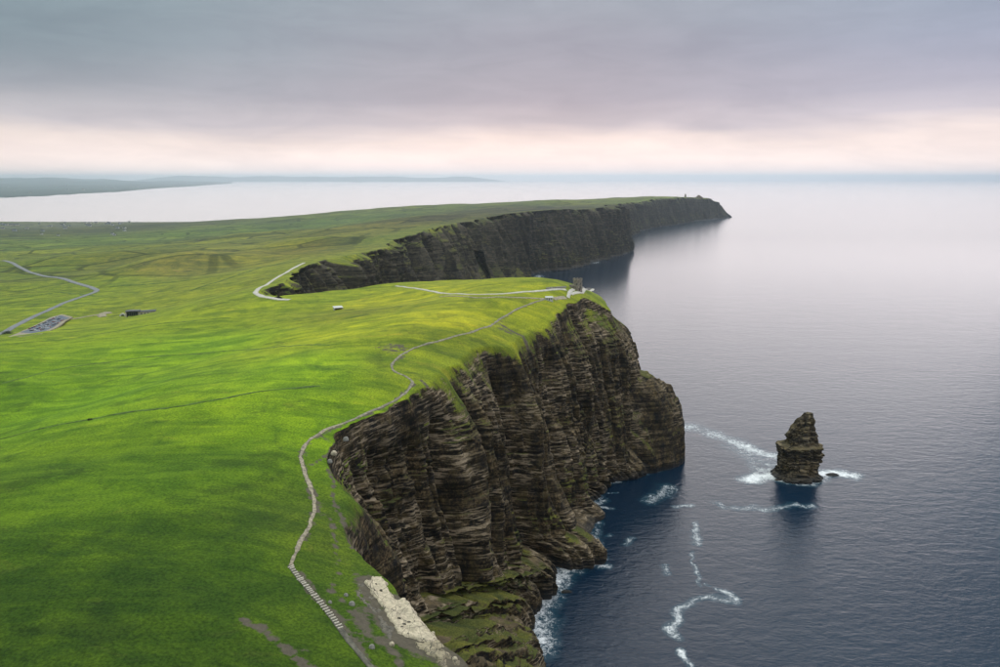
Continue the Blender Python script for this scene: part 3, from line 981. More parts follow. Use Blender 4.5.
def ribbon(name, pix, width, mat, lift=0.3, step=2.0, rise=0.0, wob=0.18, sig=None, skirt=0.7, line=None):
    P, q = (line, None) if line is not None else track(pix, step, sig)
    if q is None:
        q = np.arange(len(P)) * step
    tg = np.gradient(P, axis=0)
    tg /= np.linalg.norm(tg, axis=1, keepdims=True)
    nn = np.column_stack([-tg[:, 1], tg[:, 0]])
    wl = width * 0.5 * (1 + wob * fbm(q / 5, q * 0 + 1.7, 0, 131, 3))
    wr = width * 0.5 * (1 + wob * fbm(q / 5, q * 0 + 6.1, 0, 137, 3))
    rows = []
    for k, (off, up_) in enumerate([(-1.0, -skirt), (-0.97, 0), (-0.45, rise), (0, rise * 1.1), (0.45, rise), (0.97, 0), (1.0, -skirt)]):
        p = P + nn * (np.where(off < 0, wl, wr) * off)[:, None]
        z = ground(p[:, 0], p[:, 1]) + lift + up_ + (0.12 * rise * fbm(q / 3, q * 0 + off, 0, 139, 2) if rise else 0)
        rows.append(np.column_stack([p, z]))
    V = np.array(rows)
    f = grid_faces(7, len(P))
    return mesh_obj(name, V.reshape(-1, 3), f[:, ::-1], mat, smooth_shade=False)


PATH_A = [(372, 669), (352, 645), (334, 620), (318, 600), (303, 583), (290, 566), (298, 548), (308, 530), (315, 510), (312, 490), (304, 470),
          (300, 455), (308, 441), (325, 430), (345, 423), (372, 411), (395, 401), (408, 391), (414, 382), (405, 376), (394, 372), (391, 366),
          (398, 357), (412, 349), (430, 343), (450, 338), (470, 333), (488, 327), (500, 319), (512, 312), (530, 304), (546, 299)]
tag(ribbon('path', PATH_A[:6], 2.2, EARTH, step=1.2, sig=1.5, lift=0.32), kind='structure')
tag(ribbon('path', PATH_A[5:15], 1.7, GRAVEL, step=0.8, sig=3.0, wob=0.6), kind='structure')
tag(ribbon('path', PATH_A[14:], 1.7, TRODDEN, step=1.5, sig=3.0, wob=0.4, lift=0.34), kind='structure')
tag(ribbon('path', [(396, 286), (410, 288), (425, 290), (445, 293.5), (465, 295), (490, 295), (512, 293.5), (540, 291), (566, 290)], 3.4, PAVED, step=4.0, lift=0.5), kind='structure')
tag(ribbon('path', [(440, 297), (480, 299), (520, 298), (545, 299)], 2.4, GRAVEL, step=4.0, lift=0.45), kind='structure')
tag(ribbon('path', [(568, 298), (569, 294), (571, 291), (574, 289.5)], 4.0, PAVED, step=2.0, lift=0.5), kind='structure')
tag(ribbon('path', [(571, 294.5), (582, 293), (590, 291), (593, 289)], 4.0, PAVED, step=2.0, lift=0.55), kind='structure')
tag(ribbon('path', [(304, 263), (296, 267), (286, 273), (272, 281), (258, 289), (255, 293), (262, 297), (276, 299.5), (290, 300)], 6.5, PAVED, step=5.0, lift=0.6, sig=8), kind='structure')
tag(ribbon('path', [(553, 299), (560, 298), (566, 298)], 6.0, GRAVEL, step=2.0, lift=0.5), kind='structure')
tag(ribbon('road', [(-12, 338), (15, 326), (40, 314), (70, 301), (92, 293.5), (98, 290.5), (88, 286.5), (55, 277.5), (25, 270), (-10, 261)], 9.5, ASPHALT, lift=0.7, step=8.0, sig=10, wob=0.03), kind='structure')
tag(ribbon('road', [(66, 320), (85, 317), (100, 314.5), (112, 313)], 6.0, GRAVEL, lift=0.6, step=5.0), kind='structure')
tag(ribbon('road', [(103, 317), (100, 314.5), (108, 312)], 12.0, GRAVEL, lift=0.5, step=4.0), kind='structure')
for pix, wd, rs, lab in [
        ([(-10, 388), (48, 371), (143, 357), (238, 350), (330, 345)], 2.6, 0.7, 'low dark grassy bank crossing the bright upper meadow'),
        ([(-10, 441), (86, 420), (140, 411), (190, 405), (320, 386)], 2.4, 0.8, 'long dark turf bank across the middle of the meadow'),
        ([(0, 345), (60, 340), (150, 325), (230, 318)], 2.5, 0.8, 'dark bank below the car park'),
        ([(190, 291), (215, 283), (260, 268), (300, 258)], 5, 1.5, 'dark field bank running up behind the rounded knoll'),
        ([(0, 300), (60, 292), (96, 296)], 5, 1.2, 'dark bank inside the road bend'),
        ([(110, 287), (150, 284), (190, 280)], 7, 1.5, 'dark rushy bank at the foot of the knoll'),
        ([(0, 252), (60, 248), (120, 243), (150, 238)], 14, 2.5, 'dark hedge bank beyond the road')]:
    tag(ribbon('turf_bank', pix, wd, BANK, lift=-0.12, step=2.0 if wd < 4 else 6.0, rise=rs * 0.5, wob=0.9, skirt=0.4), lab, 'bank', 'turf banks across the fields')

# ------------------------------------------------------------------ stone steps on the near path
stl, sq = track(PATH_A[:6], 0.5, 1.5)
root = empty('stone_steps', (*stl[len(stl) // 2], ground(*[np.array([v]) for v in stl[len(stl) // 2]])[0]))
tag(root, 'long flight of pale stone steps on the cliff path', 'steps')
me = None
rv = Vector(root.location)
arc = 0
last = -9
for i in range(6, len(stl) - 2):
    if sq[i] < sq[-1] * 0.34 or sq[i] - last < 0.9 + 0.6 * random.random():
        continue
    last = sq[i]
    tgx, tgy = stl[i + 1] - stl[i - 1]
    a = math.atan2(tgy, tgx)
    if me is None:
        bm = bmesh.new()
        bmesh.ops.create_cube(bm, size=1.0)
        bmesh.ops.scale(bm, vec=(0.55, 2.5, 0.5), verts=bm.verts)
        bmesh.ops.bevel(bm, geom=bm.edges[:], offset=0.05, segments=1, affect='EDGES')
        me = bpy.data.meshes.new('step')
        bm.to_mesh(me)
        bm.free()
        me.materials.append(FLAG)
    s_ = bpy.data.objects.new('step', me)
    COL.objects.link(s_)
    s_.parent = root
    gz = ground(stl[i:i + 1, 0], stl[i:i + 1, 1])[0]
    s_.location = Vector((stl[i, 0], stl[i, 1], gz + 0.34)) - rv
    s_.rotation_euler = (random.uniform(-.04, .04), random.uniform(-.05, .05), a + random.uniform(-.06, .06))
    s_.scale = (random.uniform(.75, 1.25), random.uniform(.65, 1.05), 1)

# ------------------------------------------------------------------ pale ledges and boulders on the near rim
DARKROCK = limestone('dark_ledge_rock', (0.15, 0.125, 0.09), (0.04, 0.037, 0.032))


def slab(name, pix, thick, mat, lift=0.5, seed=0, cell=0.42):
    """a bedded rock ledge with a ragged outline, standing a little proud of the ground"""
    P = np.array([hit(*p) for p in pix])
    lo, hi_ = P.min(0) - 1.5, P.max(0) + 1.5
    xs, ys = np.arange(lo[0], hi_[0], cell), np.arange(lo[1], hi_[1], cell)
    X_, Y_ = np.meshgrid(xs, ys)
    x, y = X_.ravel(), Y_.ravel()
    wx_ = x + 0.7 * fbm(x / 2.2, y / 2.2, 1.0, seed, 3)
    wy_ = y + 0.7 * fbm(x / 2.2, y / 2.2, 4.0, seed, 3)
    ins_ = np.zeros(len(x), bool)
    for i in range(len(P)):
        (x0, y0), (x1, y1) = P[i], P[(i + 1) % len(P)]
        if y0 != y1:
            ins_ ^= ((y0 > wy_) != (y1 > wy_)) & (wx_ < (x1 - x0) * (wy_ - y0) / (y1 - y0) + x0)
    dd_ = seg_dist(wx_, wy_, [tuple(p) for p in P] + [tuple(P[0])]) * np.where(ins_, 1, -1)
    tier = np.floor(2.2 * fbm(x / 5.0, y / 5.0, 2.0, seed + 5, 2) + 0.5) * 0.32
    top = lift + tier + 0.09 * fbm(x / 0.8, y / 0.8, 0, seed + 9, 3)
    z = ground(x, y) + np.where(dd_ > 0, top * smooth(-0.3, 0.5, dd_), -thick * smooth(0, 0.9, -dd_))
    ok = dd_ > -1.0
    F_ = grid_faces(len(ys), len(xs))
    F_ = F_[ok[F_].all(1)]
    us = np.unique(F_)
    mp = np.full(len(x), -1)
    mp[us] = np.arange(len(us))
    c = P.mean(0)
    gz = float(ground(c[0:1], c[1:2])[0])
    return mesh_obj(name, np.column_stack([x, y, z])[us] - np.array((c[0], c[1], gz)), mp[F_], mat, loc=(c[0], c[1], gz))


tag(slab('rock_ledge', [(365, 583), (373, 578), (382, 577), (387, 588), (393, 599), (405, 600), (414, 611), (423, 623), (436, 637), (431, 645), (419, 641), (408, 637), (397, 634), (391, 620), (383, 608), (373, 596)], 1.6, PALE, 1.1, 1),
    'long pale limestone ledge with dark pits along the cliff rim', 'rock ledge')
tag(slab('rock_ledge', [(383, 609), (390, 614), (394, 629), (399, 637), (390, 640), (382, 630), (378, 618)], 2.2, DARKROCK, 0.25, 5), 'dark weathered rock shelf beside the middle of the long pale ledge', 'rock ledge')
tag(slab('rock_ledge', [(424, 644), (436, 640), (450, 653), (442, 662), (426, 654), (414, 643)], 2.0, limestone('tan_rock', (0.36, 0.29, 0.18), (0.07, 0.06, 0.045)), 0.4, 7), 'rough tan rock ledge below the end of the long pale ledge', 'rock ledge')
tag(slab('rock_ledge', [(440, 650), (452, 655), (466, 668), (452, 672), (438, 664)], 2.0, limestone('brown_rock', (0.24, 0.19, 0.12), (0.05, 0.045, 0.035)), 0.35, 9), 'brown broken rock ledge at the rim past the tan ledge', 'rock ledge')
tag(slab('rock_ledge', [(356, 588), (364, 582), (371, 590), (377, 597), (382, 608), (378, 616), (368, 608), (360, 600)], 2.0, DARKROCK, 0.1, 13), 'dark broken shelf at the narrow end of the long pale ledge', 'rock ledge')
tag(slab('rock_ledge', [(401, 638), (409, 635), (414, 642), (425, 653), (436, 662), (424, 664), (410, 656), (402, 647)], 2.0, DARKROCK, 0.1, 15), 'dark broken shelf inland of the rough tan ledge', 'rock ledge')
for k, (px, py, wd) in enumerate([(376, 586, .35), (381, 592, .4), (374, 592, .5), (399, 620, .5), (404, 626, .6), (409, 624, .5), (400, 610, .35), (402, 629, .45)]):
    x, y = hit(px, py)
    # dark lumps added to stand in for pits in the pale ledge
    z = ground(np.array([x]), np.array([y]))[0]
    o = rock_lump('pit_lump', [(-0.5, -wd * 1.4, wd * 1.5), (0.1, -wd * 1.3, wd * 1.3), (0.35, -wd * .8, wd * .8)], 6, 16, 0.55, (x, y, z + 0.8), 150 + k, 0, 0.08)
    o.data.materials[0] = DARKROCK
    tag(o, 'small dark lump standing in for a pit in the pale limestone ledge', 'rock', 'dark lumps for pits in the pale ledges')
bcol = [PALE, STONE, DARKROCK, PALE]
for k, (px, py, wd, lab) in enumerate([(426, 633, 1.1, 'pale block perched between the pale and tan ledges'), (430, 637, 0.9, 'pale block at the rim beside the tan ledge'), (433, 634, 0.7, 'small pale block at the very rim of the tan ledge'),
                                  (352, 605, 1.1, 'grey boulder beside the stone steps'), (346, 596, 0.8, 'grey boulder on the slope above the stone steps'), (330, 603, 0.7, 'grey stone on the turf beside the steps'),
                                  (392, 645, 0.9, 'pale stone in the earth below the dark shelf'), (372, 648, 1.0, 'grey boulder beside the lower earth trail'), (455, 660, 0.9, 'pale stone on the brown ledge'),
                                  (334, 454, 1.5, 'pale boulder on the rim above the concave cliff'), (330, 462, 1.2, 'grey boulder on the rim below the pale boulder'), (346, 440, 1.5, 'grey boulder on the rim where the path bends')]):
    x, y = hit(px, py)
    z = ground(np.array([x]), np.array([y]))[0]
    o = rock_lump('boulder', [(-0.5, -wd, wd), (0.2 * wd, -wd * 1.1, wd), (0.8 * wd, -wd * .9, wd * .75), (1.15 * wd, -wd * .4, wd * .45)], 10, 22, 0.8, (x, y, z + 0.15), 170 + k, 0, 0.16)
    o.data.materials[0] = bcol[k % 4] if 'pale' not in lab else PALE
    if 'grey' in lab:
        o.data.materials[0] = STONE
    tag(o, lab, 'boulder')


# ------------------------------------------------------------------ buildings
def boxes(name, lst, mat, parent=None, bev=0.0):
    """one part made of boxes: (cx, cy, cz, sx, sy, sz)"""
    bm = bmesh.new()
    for cx, cy, cz, sx_, sy_, sz_ in lst:
        r = bmesh.ops.create_cube(bm, size=1.0)
        bmesh.ops.scale(bm, vec=(sx_, sy_, sz_), verts=r['verts'])
        bmesh.ops.translate(bm, vec=(cx, cy, cz), verts=r['verts'])
    if bev:
        bmesh.ops.bevel(bm, geom=bm.edges[:], offset=bev, segments=1, affect='EDGES')
    me_ = bpy.data.meshes.new(name)
    bm.to_mesh(me_)
    bm.free()
    me_.materials.append(mat)
    o_ = bpy.data.objects.new(name, me_)
    COL.objects.link(o_)
    o_.parent = parent
    return o_


def drum(name, r0, r1, z0_, z1_, seg, mat, parent=None, loc=(0, 0, 0), wall=0.0):
    """tapered round wall, closed on top (or hollow when wall > 0)"""
    V, fc = [], []
    rings = [(r0, z0_), (r1, z1_)]
    if wall:
        rings += [(r1 - wall, z1_), (r1 - wall, z0_)]
    for r, z in rings:
        for i in range(seg):
            a_ = 2 * math.pi * i / seg
            V.append((r * math.cos(a_), r * math.sin(a_), z))
    for j in range(len(rings) - 1):
        for i in range(seg):
            fc.append((j * seg + i, j * seg + (i + 1) % seg, (j + 1) * seg + (i + 1) % seg, (j + 1) * seg + i))
    if not wall:
        fc.append(tuple(range(seg, 2 * seg)))
    return mesh_obj(name, V, fc, mat, parent, loc=loc)


def spot(px, py, dz=0.0):
    x, y = hit(px, py)
    return (x, y, float(ground(np.array([x]), np.array([y]))[0]) + dz)


TSTONE = plain('tower_stone', (0.25, 0.205, 0.155), 0.95, 0.5, 0.6, 0.15)
GLASS = plain('dark_window', (0.02, 0.024, 0.03), 0.25, 0.2, 0.3)
WHITE = plain('white_wall', (0.52, 0.49, 0.44), 0.85, 0.06, 0.5)
SLATE = plain('dark_slate', (0.055, 0.058, 0.066), 0.7, 0.3, 0.6)
WOOD = plain('dark_wood', (0.05, 0.035, 0.025), 0.7, 0.3, 1.0)

tw = empty('stone_tower', spot(577.5, 290), 0.1)
tag(tw, 'squat round stone lookout tower with battlements on the headland', 'tower')
drum('tower_wall', 5.6, 5.2, -2, 11.6, 28, TSTONE, tw)
drum('string_course', 5.45, 5.45, 10.6, 11.0, 28, STONE, tw)
pr = drum('parapet', 5.5, 5.5, 11.6, 12.6, 28, TSTONE, tw, wall=0.7)
for k in range(9):
    a_ = 2 * math.pi * k / 9
    mo = boxes('merlon', [(0, 0, 0.75, 0.8, 1.9, 1.5)], TSTONE, pr)
    mo.location = (5.12 * math.cos(a_), 5.12 * math.sin(a_), 12.58)
    mo.rotation_euler = (0, 0, a_)
tr_ = boxes('turret', [(0, 0, 3, 5.0, 6.0, 10)], TSTONE, tw)
tr_.location = (-7.0, 0.5, -2.0)
for sx_ in (-1.9, 0, 1.9):
    boxes('merlon', [(sx_, -2.6, 8.45, 1.1, 0.7, 0.9)], TSTONE, tr_)
boxes('door', [(0, 0, 0, 1.5, 0.25, 2.8)], WOOD, tw).location = (1.0, -5.5, 1.4)
for a_, z_ in ((-1.2, 4.2), (-1.9, 7.6), (-1.1, 8.0), (-0.3, 7.6)):
    wn = boxes('window', [(0, 0, 0, 0.25, 1.0, 1.9)], GLASS, tw)
    wn.location = (5.42 * math.cos(a_), 5.42 * math.sin(a_), z_)
    wn.rotation_euler = (0, 0, a_)
    fr_ = boxes('window_frame', [(0.06, 0.62, 0, 0.3, 0.24, 2.2), (0.06, -0.62, 0, 0.3, 0.24, 2.2), (0.06, 0, 1.22, 0.3, 1.5, 0.26)], STONE, wn)

# wall along the headland rim behind the tower
wl, wq = track([(546, 289.4), (556, 288.6), (566, 288.0)], 2.0)
tag(ribbon('stone_wall', None, 1.2, STONE, lift=0.2, step=2.0, rise=1.6, wob=0.1, skirt=0.8, line=wl), 'low stone wall along the path toward the round tower', 'wall')
wl, wq = track([(582, 288.8), (587, 288.9), (592, 289.6)], 2.0)
tag(ribbon('stone_wall', None, 1.2, STONE, lift=0.2, step=2.0, rise=1.5, wob=0.1, skirt=0.8, line=wl), 'low stone wall on the seaward side of the round tower', 'wall')


def gable_house(name, loc, rz, L_, W_, Hh, rh, wall, roof, chim=True, doors=True):
    e = empty(name, loc, rz)
    V = [(-L_ / 2, -W_ / 2, -2), (L_ / 2, -W_ / 2, -2), (L_ / 2, W_ / 2, -2), (-L_ / 2, W_ / 2, -2), (-L_ / 2, -W_ / 2, Hh), (L_ / 2, -W_ / 2, Hh), (L_ / 2, W_ / 2, Hh), (-L_ / 2, W_ / 2, Hh), (-L_ / 2, 0, Hh + rh), (L_ / 2, 0, Hh + rh)]
    mesh_obj('wall', V, [(0, 1, 5, 4), (1, 2, 6, 9, 5), (2, 3, 7, 6), (3, 0, 4, 8, 7), (4, 5, 9, 8), (6, 7, 8, 9)], wall, e)
    o1, o2 = 0.3, 0.22
    ze = Hh - o1 * rh / (W_ / 2)
    V = []
    for dz in (0.05, 0.3):
        V += [(-L_ / 2 - o2, -W_ / 2 - o1, ze + dz), (L_ / 2 + o2, -W_ / 2 - o1, ze + dz), (L_ / 2 + o2, 0, Hh + rh + dz), (-L_ / 2 - o2, 0, Hh + rh + dz), (-L_ / 2 - o2, W_ / 2 + o1, ze + dz), (L_ / 2 + o2, W_ / 2 + o1, ze + dz)]
    rf = mesh_obj('roof', V, [(6, 7, 8, 9), (9, 8, 11, 10), (3, 2, 1, 0), (4, 5, 2, 3), (0, 1, 7, 6), (5, 4, 10, 11), (0, 6, 9, 3), (3, 9, 10, 4), (1, 2, 8, 7), (2, 5, 11, 8)], roof, e)
    if chim:
        boxes('chimney', [(L_ / 2 - 0.8, 0, Hh + rh + 0.7, 0.8, 0.8, 1.8)], wall, rf)
    if doors:
        boxes('door', [(0, -W_ / 2 - 0.03, 1.05, 1.0, 0.12, 2.1)], WOOD, e)
        for wx_ in (-L_ * .3, L_ * .3):
            boxes('window', [(wx_, -W_ / 2 - 0.03, 1.6, 1.3, 0.12, 1.1)], GLASS, e)
    return e


tag(gable_house('visitor_hut', spot(549, 300.3, 0.3), 0.05, 8.0, 4.5, 2.8, 1.2, WHITE, WHITE, chim=False), 'small white hut beside the path below the round tower', 'hut')
sh = empty('concrete_shelter', spot(338, 309.5, 0.2), 0.5)
tag(sh, 'low pale concrete shelter alone in the grass hollow', 'shelter')
boxes('wall', [(-4.6, 0, 0.9, 0.4, 6, 3.0), (4.6, 0, 0.9, 0.4, 6, 3.0), (0, 2.8, 0.9, 8.8, 0.4, 3.0)], WHITE, sh)
rf = boxes('roof', [(0, 0, 0, 10.6, 7.2, 0.35)], WHITE, sh)
rf.location = (0, 0, 2.75)
rf.rotation_euler = (math.radians(9), 0, 0)

# earth-sheltered visitor building
vb = empty('visitor_centre', spot(138, 315, 0.0), 0.28)
tag(vb, 'low earth sheltered stone building with dark glazing in the hillside', 'building')
boxes('wall', [(-14, 0, 2.0, 1.2, 12, 8), (2, 0.5, 2.0, 1.0, 11, 8), (22, 1, 1.8, 1.0, 10, 7), (4, 5.6, 1.8, 36, 1.0, 7)], FLAG, vb)
boxes('facade', [(12, -4.2, 2.2, 19, 0.8, 5.5)], FLAG, vb)
for k in range(5):
    wn = boxes('window', [(-11.6 + k * 2.7, -4.3, 2.4, 2.3, 0.3, 5.0)], GLASS, vb)
    boxes('mullion', [(-10.3 + k * 2.7, -4.4, 2.4, 0.25, 0.5, 5.2)], SLATE, wn)
for k in range(4):
    boxes('window', [(5.5 + k * 4.2, -4.65, 2.6, 1.8, 0.2, 1.6)], GLASS, vb)
rf = boxes('roof', [(-6, 0.6, 6.3, 18, 12.5, 0.8), (12.6, 0.8, 5.3, 21, 11.5, 0.7)], SLATE, vb)
boxes('skylight', [(-6, -1, 6.8, 7, 2.2, 0.6)], GLASS, rf)
V, fc = [], []
for k in range(17):
    a_ = math.pi * k / 16
    for r in (2.4, 4.2):
        for y_ in (-5.4, -3.2):
            V.append((-18.5 + r * math.cos(a_), y_, r * math.sin(a_)))
for k in range(16):
    i = k * 4
    fc += [(i, i + 4, i + 6, i + 2), (i + 1, i + 3, i + 7, i + 5), (i + 2, i + 6, i + 7, i + 3), (i, i + 1, i + 5, i + 4)]
ar_ = mesh_obj('entrance_arch', V, fc, WHITE, vb)
boxes('door', [(-18.5, -4.2, 1.6, 4.2, 0.3, 3.2)], GLASS, ar_)

# ------------------------------------------------------------------ car park with its cars
c0 = np.array(hit(44, 325.5))
PKB = np.array([hit(*p) for p in [(8, 337), (22, 332), (50, 318.5), (62, 314.5), (73, 318.5), (66, 323), (42, 334), (20, 337)]])
PKI = np.array([hit(*p) for p in [(20, 333), (50, 320), (61, 316), (70, 319.5), (62, 323), (38, 333)]])


def pad(name, P, lift, mat):
    c = P.mean(0)
    ring = []
    for i in range(len(P)):
        for t in np.linspace(0, 1, 6)[:-1]:
            ring.append(P[i] * (1 - t) + P[(i + 1) % len(P)] * t)
    R = np.array(ring)
    n = len(R)
    V = []
    for f in (1.0, 0.999, 0.75, 0.5, 0.25):
        p = c + (R - c) * f
        V.append(np.column_stack([p, ground(p[:, 0], p[:, 1], False) + lift - (1.6 if f == 1.0 else 0)]))
    V.append(np.array([[*c, ground(c[0:1], c[1:2], False)[0] + lift]]))
    fc = []
    for j in range(4):
        for i in range(n):
            fc.append((j * n + i, j * n + (i + 1) % n, (j + 1) * n + (i + 1) % n, (j + 1) * n + i))
    for i in range(n):
        fc.append((4 * n + i, 4 * n + (i + 1) % n, 5 * n))
    if np.cross(P[1] - P[0], P[2] - P[1]) < 0:
        fc = [f[::-1] for f in fc]
    return tag(mesh_obj(name, np.concatenate(V), fc, mat), kind='structure')


pad('car_park', PKB, 1.35, GRAVEL)
pad('car_park', PKI, 1.5, LOT)
CARC = {'white': (0.7, 0.7, 0.7), 'silver': (0.35, 0.36, 0.38), 'dark blue': (0.03, 0.05, 0.12), 'black': (0.02, 0.02, 0.022), 'red': (0.25, 0.02, 0.02)}
CARM = {k: plain('car_paint_' + k.replace(' ', '_'), v, 0.35, 0.03) for k, v in CARC.items()}
TYRE = plain('tyre', (0.02, 0.02, 0.02), 0.9, 0.1)


def car_mesh(name, secs, half, mat):
    V, fc = [], []
    for x, z0_, z1_ in secs:
        V += [(x, -half, z0_), (x, half, z0_), (x, half * 0.88, z1_), (x, -half * 0.88, z1_)]
    n = len(secs)
    for j in range(n - 1):
        a_ = j * 4
        for k in range(4):
            fc.append((a_ + k, a_ + 4 + k, a_ + 4 + (k + 1) % 4, a_ + (k + 1) % 4))
    fc += [(0, 1, 2, 3), tuple(reversed(range(4 * n - 4, 4 * n)))]
    me_ = bpy.data.meshes.new(name)
    me_.from_pydata(V, [], fc)
    me_.materials.append(mat)
    return me_


body = {k: car_mesh('body', [(-2.1, .35, .8), (-2.0, .3, 1.0), (-.9, .3, 1.05), (1.0, .3, 1.0), (2.0, .3, .8), (2.15, .4, .65)], .88, v) for k, v in CARM.items()}
cabin = car_mesh('cabin', [(-1.8, .98, 1.05), (-1.3, .98, 1.5), (.3, .98, 1.5), (1.1, .98, 1.03)], .78, GLASS)
bm = bmesh.new()
bmesh.ops.create_cone(bm, cap_ends=True, segments=10, radius1=.33, radius2=.33, depth=.24)
bmesh.ops.rotate(bm, cent=(0, 0, 0), matrix=__import__('mathutils').Matrix.Rotation(math.pi / 2, 3, 'X'), verts=bm.verts)
wheel = bpy.data.meshes.new('wheel')
bm.to_mesh(wheel)
bm.free()
wheel.materials.append(TYRE)
u0, u1 = np.array(hit(26, 331.5)), np.array(hit(57, 318.5))
v0, v1 = np.array(hit(36, 332.3)), np.array(hit(64, 321.5))
rc = random.Random(3)
for a0, a1 in ((u0, u1), (v0, v1), ((u0 + v0) / 2, (u1 + v1) / 2)):
    ln = np.linalg.norm(a1 - a0)
    dr = (a1 - a0) / ln
    ang = math.atan2(dr[1], dr[0]) + math.pi / 2
    for k in range(int(ln / 3.6)):
        if rc.random() < 0.55:
            continue
        p = a0 + dr * (k * 3.6 + 1.8)
        cn = rc.choice(list(CARC))
        e = empty('parked_car', (p[0], p[1], float(ground(p[0:1], p[1:2], False)[0]) + 1.52), ang + rc.uniform(-.05, .05))
        tag(e, cn + ' car parked in the hillside car park', 'car', 'cars in the hillside car park')
        for nm, md, lc in [('body', body[cn], (0, 0, 0)), ('cabin', cabin, (0, 0, 0))] + [('wheel', wheel, (x_, y_, .33)) for x_ in (-1.35, 1.35) for y_ in (-.8, .8)]:
            c_ = bpy.data.objects.new(nm, md)
            COL.objects.link(c_)
            c_.parent = e
            c_.location = lc


# dark scrub at the car park entrance
LEAF = plain('dark_foliage', (0.030, 0.045, 0.016), 0.8, 0.5, 0.6)


def bush(loc, r, hgt, lab, seed):
    rr = np.random.RandomState(seed)
    e = empty('gorse_bush', loc)
    n = 1500
    dirs = rr.normal(size=(n, 3))
    dirs /= np.linalg.norm(dirs, axis=1, keepdims=True)
    dirs[:, 2] = np.abs(dirs[:, 2])
    rad = rr.uniform(0.45, 1.0, n) * (1 + 0.35 * vnoise(dirs[:, 0] * 2.2, dirs[:, 1] * 2.2, dirs[:, 2] * 2.2, seed))
    c = dirs * rad[:, None] * np.array((r, r * 0.7, hgt))
    V, fc = [], []
    for i in range(n):
        a_, b_ = rr.normal(size=3), rr.normal(size=3)
        a_ *= 0.32 / np.linalg.norm(a_)
        b_ *= 0.22 / np.linalg.norm(b_)
        V += [c[i] - a_, c[i] + b_, c[i] + a_, c[i] - b_]
        fc.append((4 * i, 4 * i + 1, 4 * i + 2, 4 * i + 3))
    mesh_obj('foliage', V, fc, LEAF, e)
    boxes('stem', [(0.3, 0, hgt * .25, .25, .25, hgt * .6), (-r * .3, .2, hgt * .2, .2, .2, hgt * .5)], WOOD, e)
    tag(e, lab, 'bush')


bush(spot(7, 334), 7, 4.5, 'dark clump of scrub at the car park entrance', 5)
bush(spot(90, 420, 0), 1.5, 0.9, 'single low dark bush on the middle meadow bank', 8)

# ------------------------------------------------------------------ far headland: ruined tower and rock knuckle
rt_p = (1530, 6290)
rz_ = float(ground(np.array([rt_p[0]]), np.array([rt_p[1]]))[0])
rt = empty('ruined_tower', (rt_p[0], rt_p[1], rz_ - 1))
tag(rt, 'ruined square tower on the skyline of the far headland', 'tower')
boxes('wall', [(-5, 0, 13, 2, 12, 26), (5, 0, 10, 2, 12, 20), (0, -5, 11, 8, 2, 22), (0, 5, 12, 8, 2, 24)], TSTONE, rt)
boxes('doorway', [(0, -6.05, 3, 2.4, 0.3, 5)], GLASS, rt)
kx, ky = 1680, 6430
kz = float(ground(np.array([kx]), np.array([ky]))[0])
o = rock_lump('rock_knuckle', [(-6, -34, 34), (4, -28, 30), (12, -18, 20), (19, -14, 10), (24, -9, 2)], 30, 40, 0.7, (kx, ky, kz), 211, 0.4, 1.0)
tag(o, 'craggy rock knuckle on the end of the far headland', 'rock')

# ------------------------------------------------------------------ village on the low coast, land across the bay
WALLS = [WHITE, plain('cream_wall', (0.6, 0.55, 0.45), 0.85, 0.1), plain('grey_render', (0.35, 0.35, 0.35), 0.85, 0.1)]
rv_ = random.Random(11)
protos = {}


def far_house(x, y, z, sc, lab, grp):
    k = rv_.randrange(3)
    if k not in protos:
        protos[k] = gable_house('cottage', (0, 0, 0), 0, 13, 7.5, 4.2, 3.0, WALLS[k], SLATE)
        e = protos[k]
    else:
        e = protos[k].copy()
        COL.objects.link(e)
        for ch in protos[k].children:
            c_ = ch.copy()
            COL.objects.link(c_)
            c_.parent = e
    e.location = (x, y, z)
    e.rotation_euler = (0, 0, rv_.uniform(-.7, .7))
    e.scale = (sc, sc, sc)
    tag(e, lab, 'house', grp)


for k in range(46):
    px = rv_.choice([rv_.uniform(2, 75), rv_.uniform(85, 130), rv_.uniform(0, 130)])
    py = rv_.uniform(222.6, 227) if k < 34 else rv_.uniform(227, 236)
    x, y = hit(px, py)
    z = float(ground(np.array([x]), np.array([y]))[0])
    far_house(x, y, z, rv_.uniform(1.1, 1.9), 'tiny gabled cottage of the village on the near low shore', 'cottages of the shore village')

FARLAND = plain('far_pasture', (0.026, 0.046, 0.034), 0.95, 0.6, 0.0016)
shore = [(-260, 205), (-60, 199), (0, 197.5), (45, 196), (90, 193.5), (130, 191), (160, 188), (195, 186.3), (232, 183.6)]
sp_ = np.array([at(px, py, 0)[:2] for px, py in shore])
azs = sp_[:, 0] / sp_[:, 1]
aa = np.linspace(azs[0], azs[-1], 260)
r_sh = np.interp(aa, azs, sp_[:, 1]) * (1 + 0.02 * fbm(aa * 60, aa * 0, 0, 301, 4))
rows = []
for t in np.concatenate([[-0.004], np.linspace(0, 1, 70) ** 1.3]):
    Yf = r_sh + np.maximum(62000 - r_sh, 3000) * t
    Xf = aa * Yf
    n1 = fbm(Xf / 1500, Yf / 3000, 0, 307, 4)
    n2 = fbm(Xf / 5000, Yf / 9000, 0, 311, 4)
    z = 5 + 14 * np.clip(0.6 + n1, 0, 2) + smooth(0.12, 0.8, t) * (170 + 190 * n2) * (1 - 0.75 * smooth(azs[4], azs[-1], aa))
    z = z * smooth(-0.004, 0.012, t) - (6 if t < 0 else 0)
    rows.append(np.column_stack([Xf, Yf, np.clip(z, -6, 470)]))
tag(mesh_obj('far_coast', np.array(rows).reshape(-1, 3), grid_faces(len(rows), len(aa)), FARLAND, smooth_shade=True), kind='structure')
fr = np.array(rows)
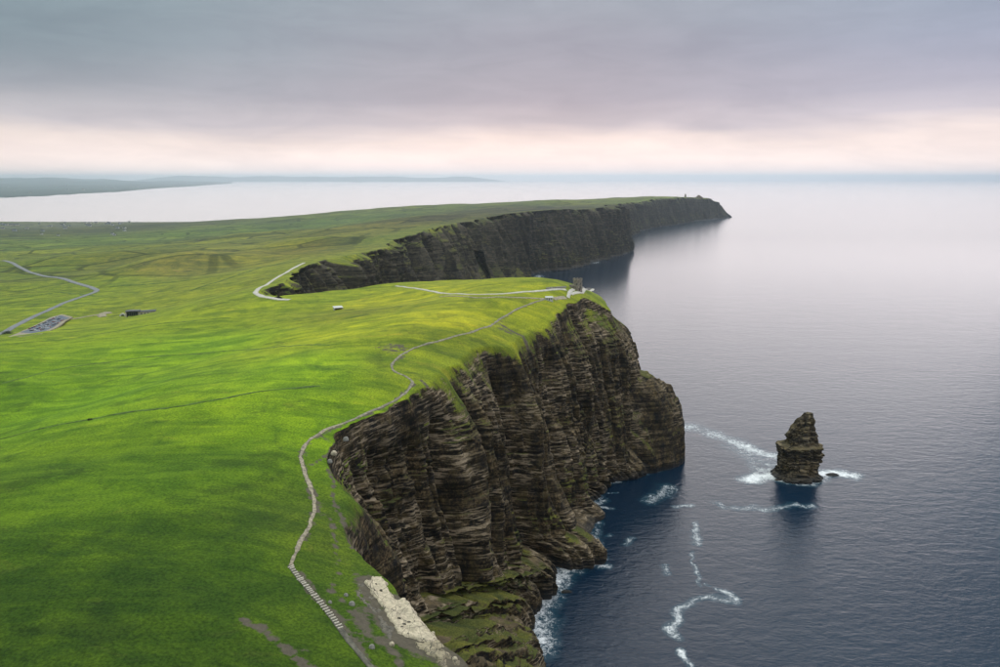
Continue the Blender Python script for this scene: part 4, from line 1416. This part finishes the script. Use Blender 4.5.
for k in range(60):
    j, i = rv_.randrange(6, 34), rv_.randrange(70, 215)
    x, y, z = fr[j, i]
    far_house(x, y, z, rv_.uniform(2.6, 4.2), 'tiny pale building on the low land across the bay', 'buildings on the far shore')


def far_ridge(name, px0, px1, Yd, top, thick, seed, lab=None):
    x0, x1 = (px0 - 500) / FPX * Yd * 1.021, (px1 - 500) / FPX * Yd * 1.021
    u = np.linspace(0, 1, 120)
    v = np.linspace(-1, 1, 15)
    rows_ = []
    for vv in v:
        x = x0 + (x1 - x0) * u
        env = np.minimum(1, np.minimum(u / 0.12, (1 - u) / 0.10)) ** 0.8
        z = top(u) * env * (1 - vv * vv) * (1 + 0.22 * fbm(u * 9, u * 0, vv, seed, 4)) - 3
        rows_.append(np.column_stack([x, Yd + vv * thick + 0 * x, z]))
    o_ = mesh_obj(name, np.array(rows_).reshape(-1, 3), grid_faces(15, 120), FARLAND, smooth_shade=True)
    return tag(o_, kind='structure')


far_ridge('far_hills', 150, 505, 80000, lambda u: 520 - 120 * u, 5000, 321)
far_ridge('islet', 358, 374, 70000, lambda u: 60 + 0 * u, 900, 331)
far_ridge('islet', 384, 424, 74000, lambda u: 75 + 0 * u, 900, 337)

# ------------------------------------------------------------------ the air
HB = 122000.0
hz_m = bpy.data.materials.new('pale_air')
hz_m.use_nodes = True
h = NT(hz_m.node_tree)
ho = h.n('ShaderNodeOutputMaterial')
hv = h.n('ShaderNodeVolumePrincipled')
hv.inputs['Color'].default_value = (0.75, 0.865, 0.945, 1)
hv.inputs['Density'].default_value = 2.3e-5
hv.inputs['Anisotropy'].default_value = 0.7
h.link(hv.outputs[0], ho.inputs['Volume'])
z0, z1 = -11.0, 700.0
hv_ = [(sx_ * HB, sy_ * HB, z_) for z_ in (z0, z1) for sy_ in (-1, 1) for sx_ in (-1, 1)]
haze = mesh_obj('haze', hv_, [(0, 2, 3, 1), (4, 5, 7, 6), (0, 1, 5, 4), (2, 6, 7, 3), (0, 4, 6, 2), (1, 3, 7, 5)], hz_m)
tag(haze, kind='stuff')
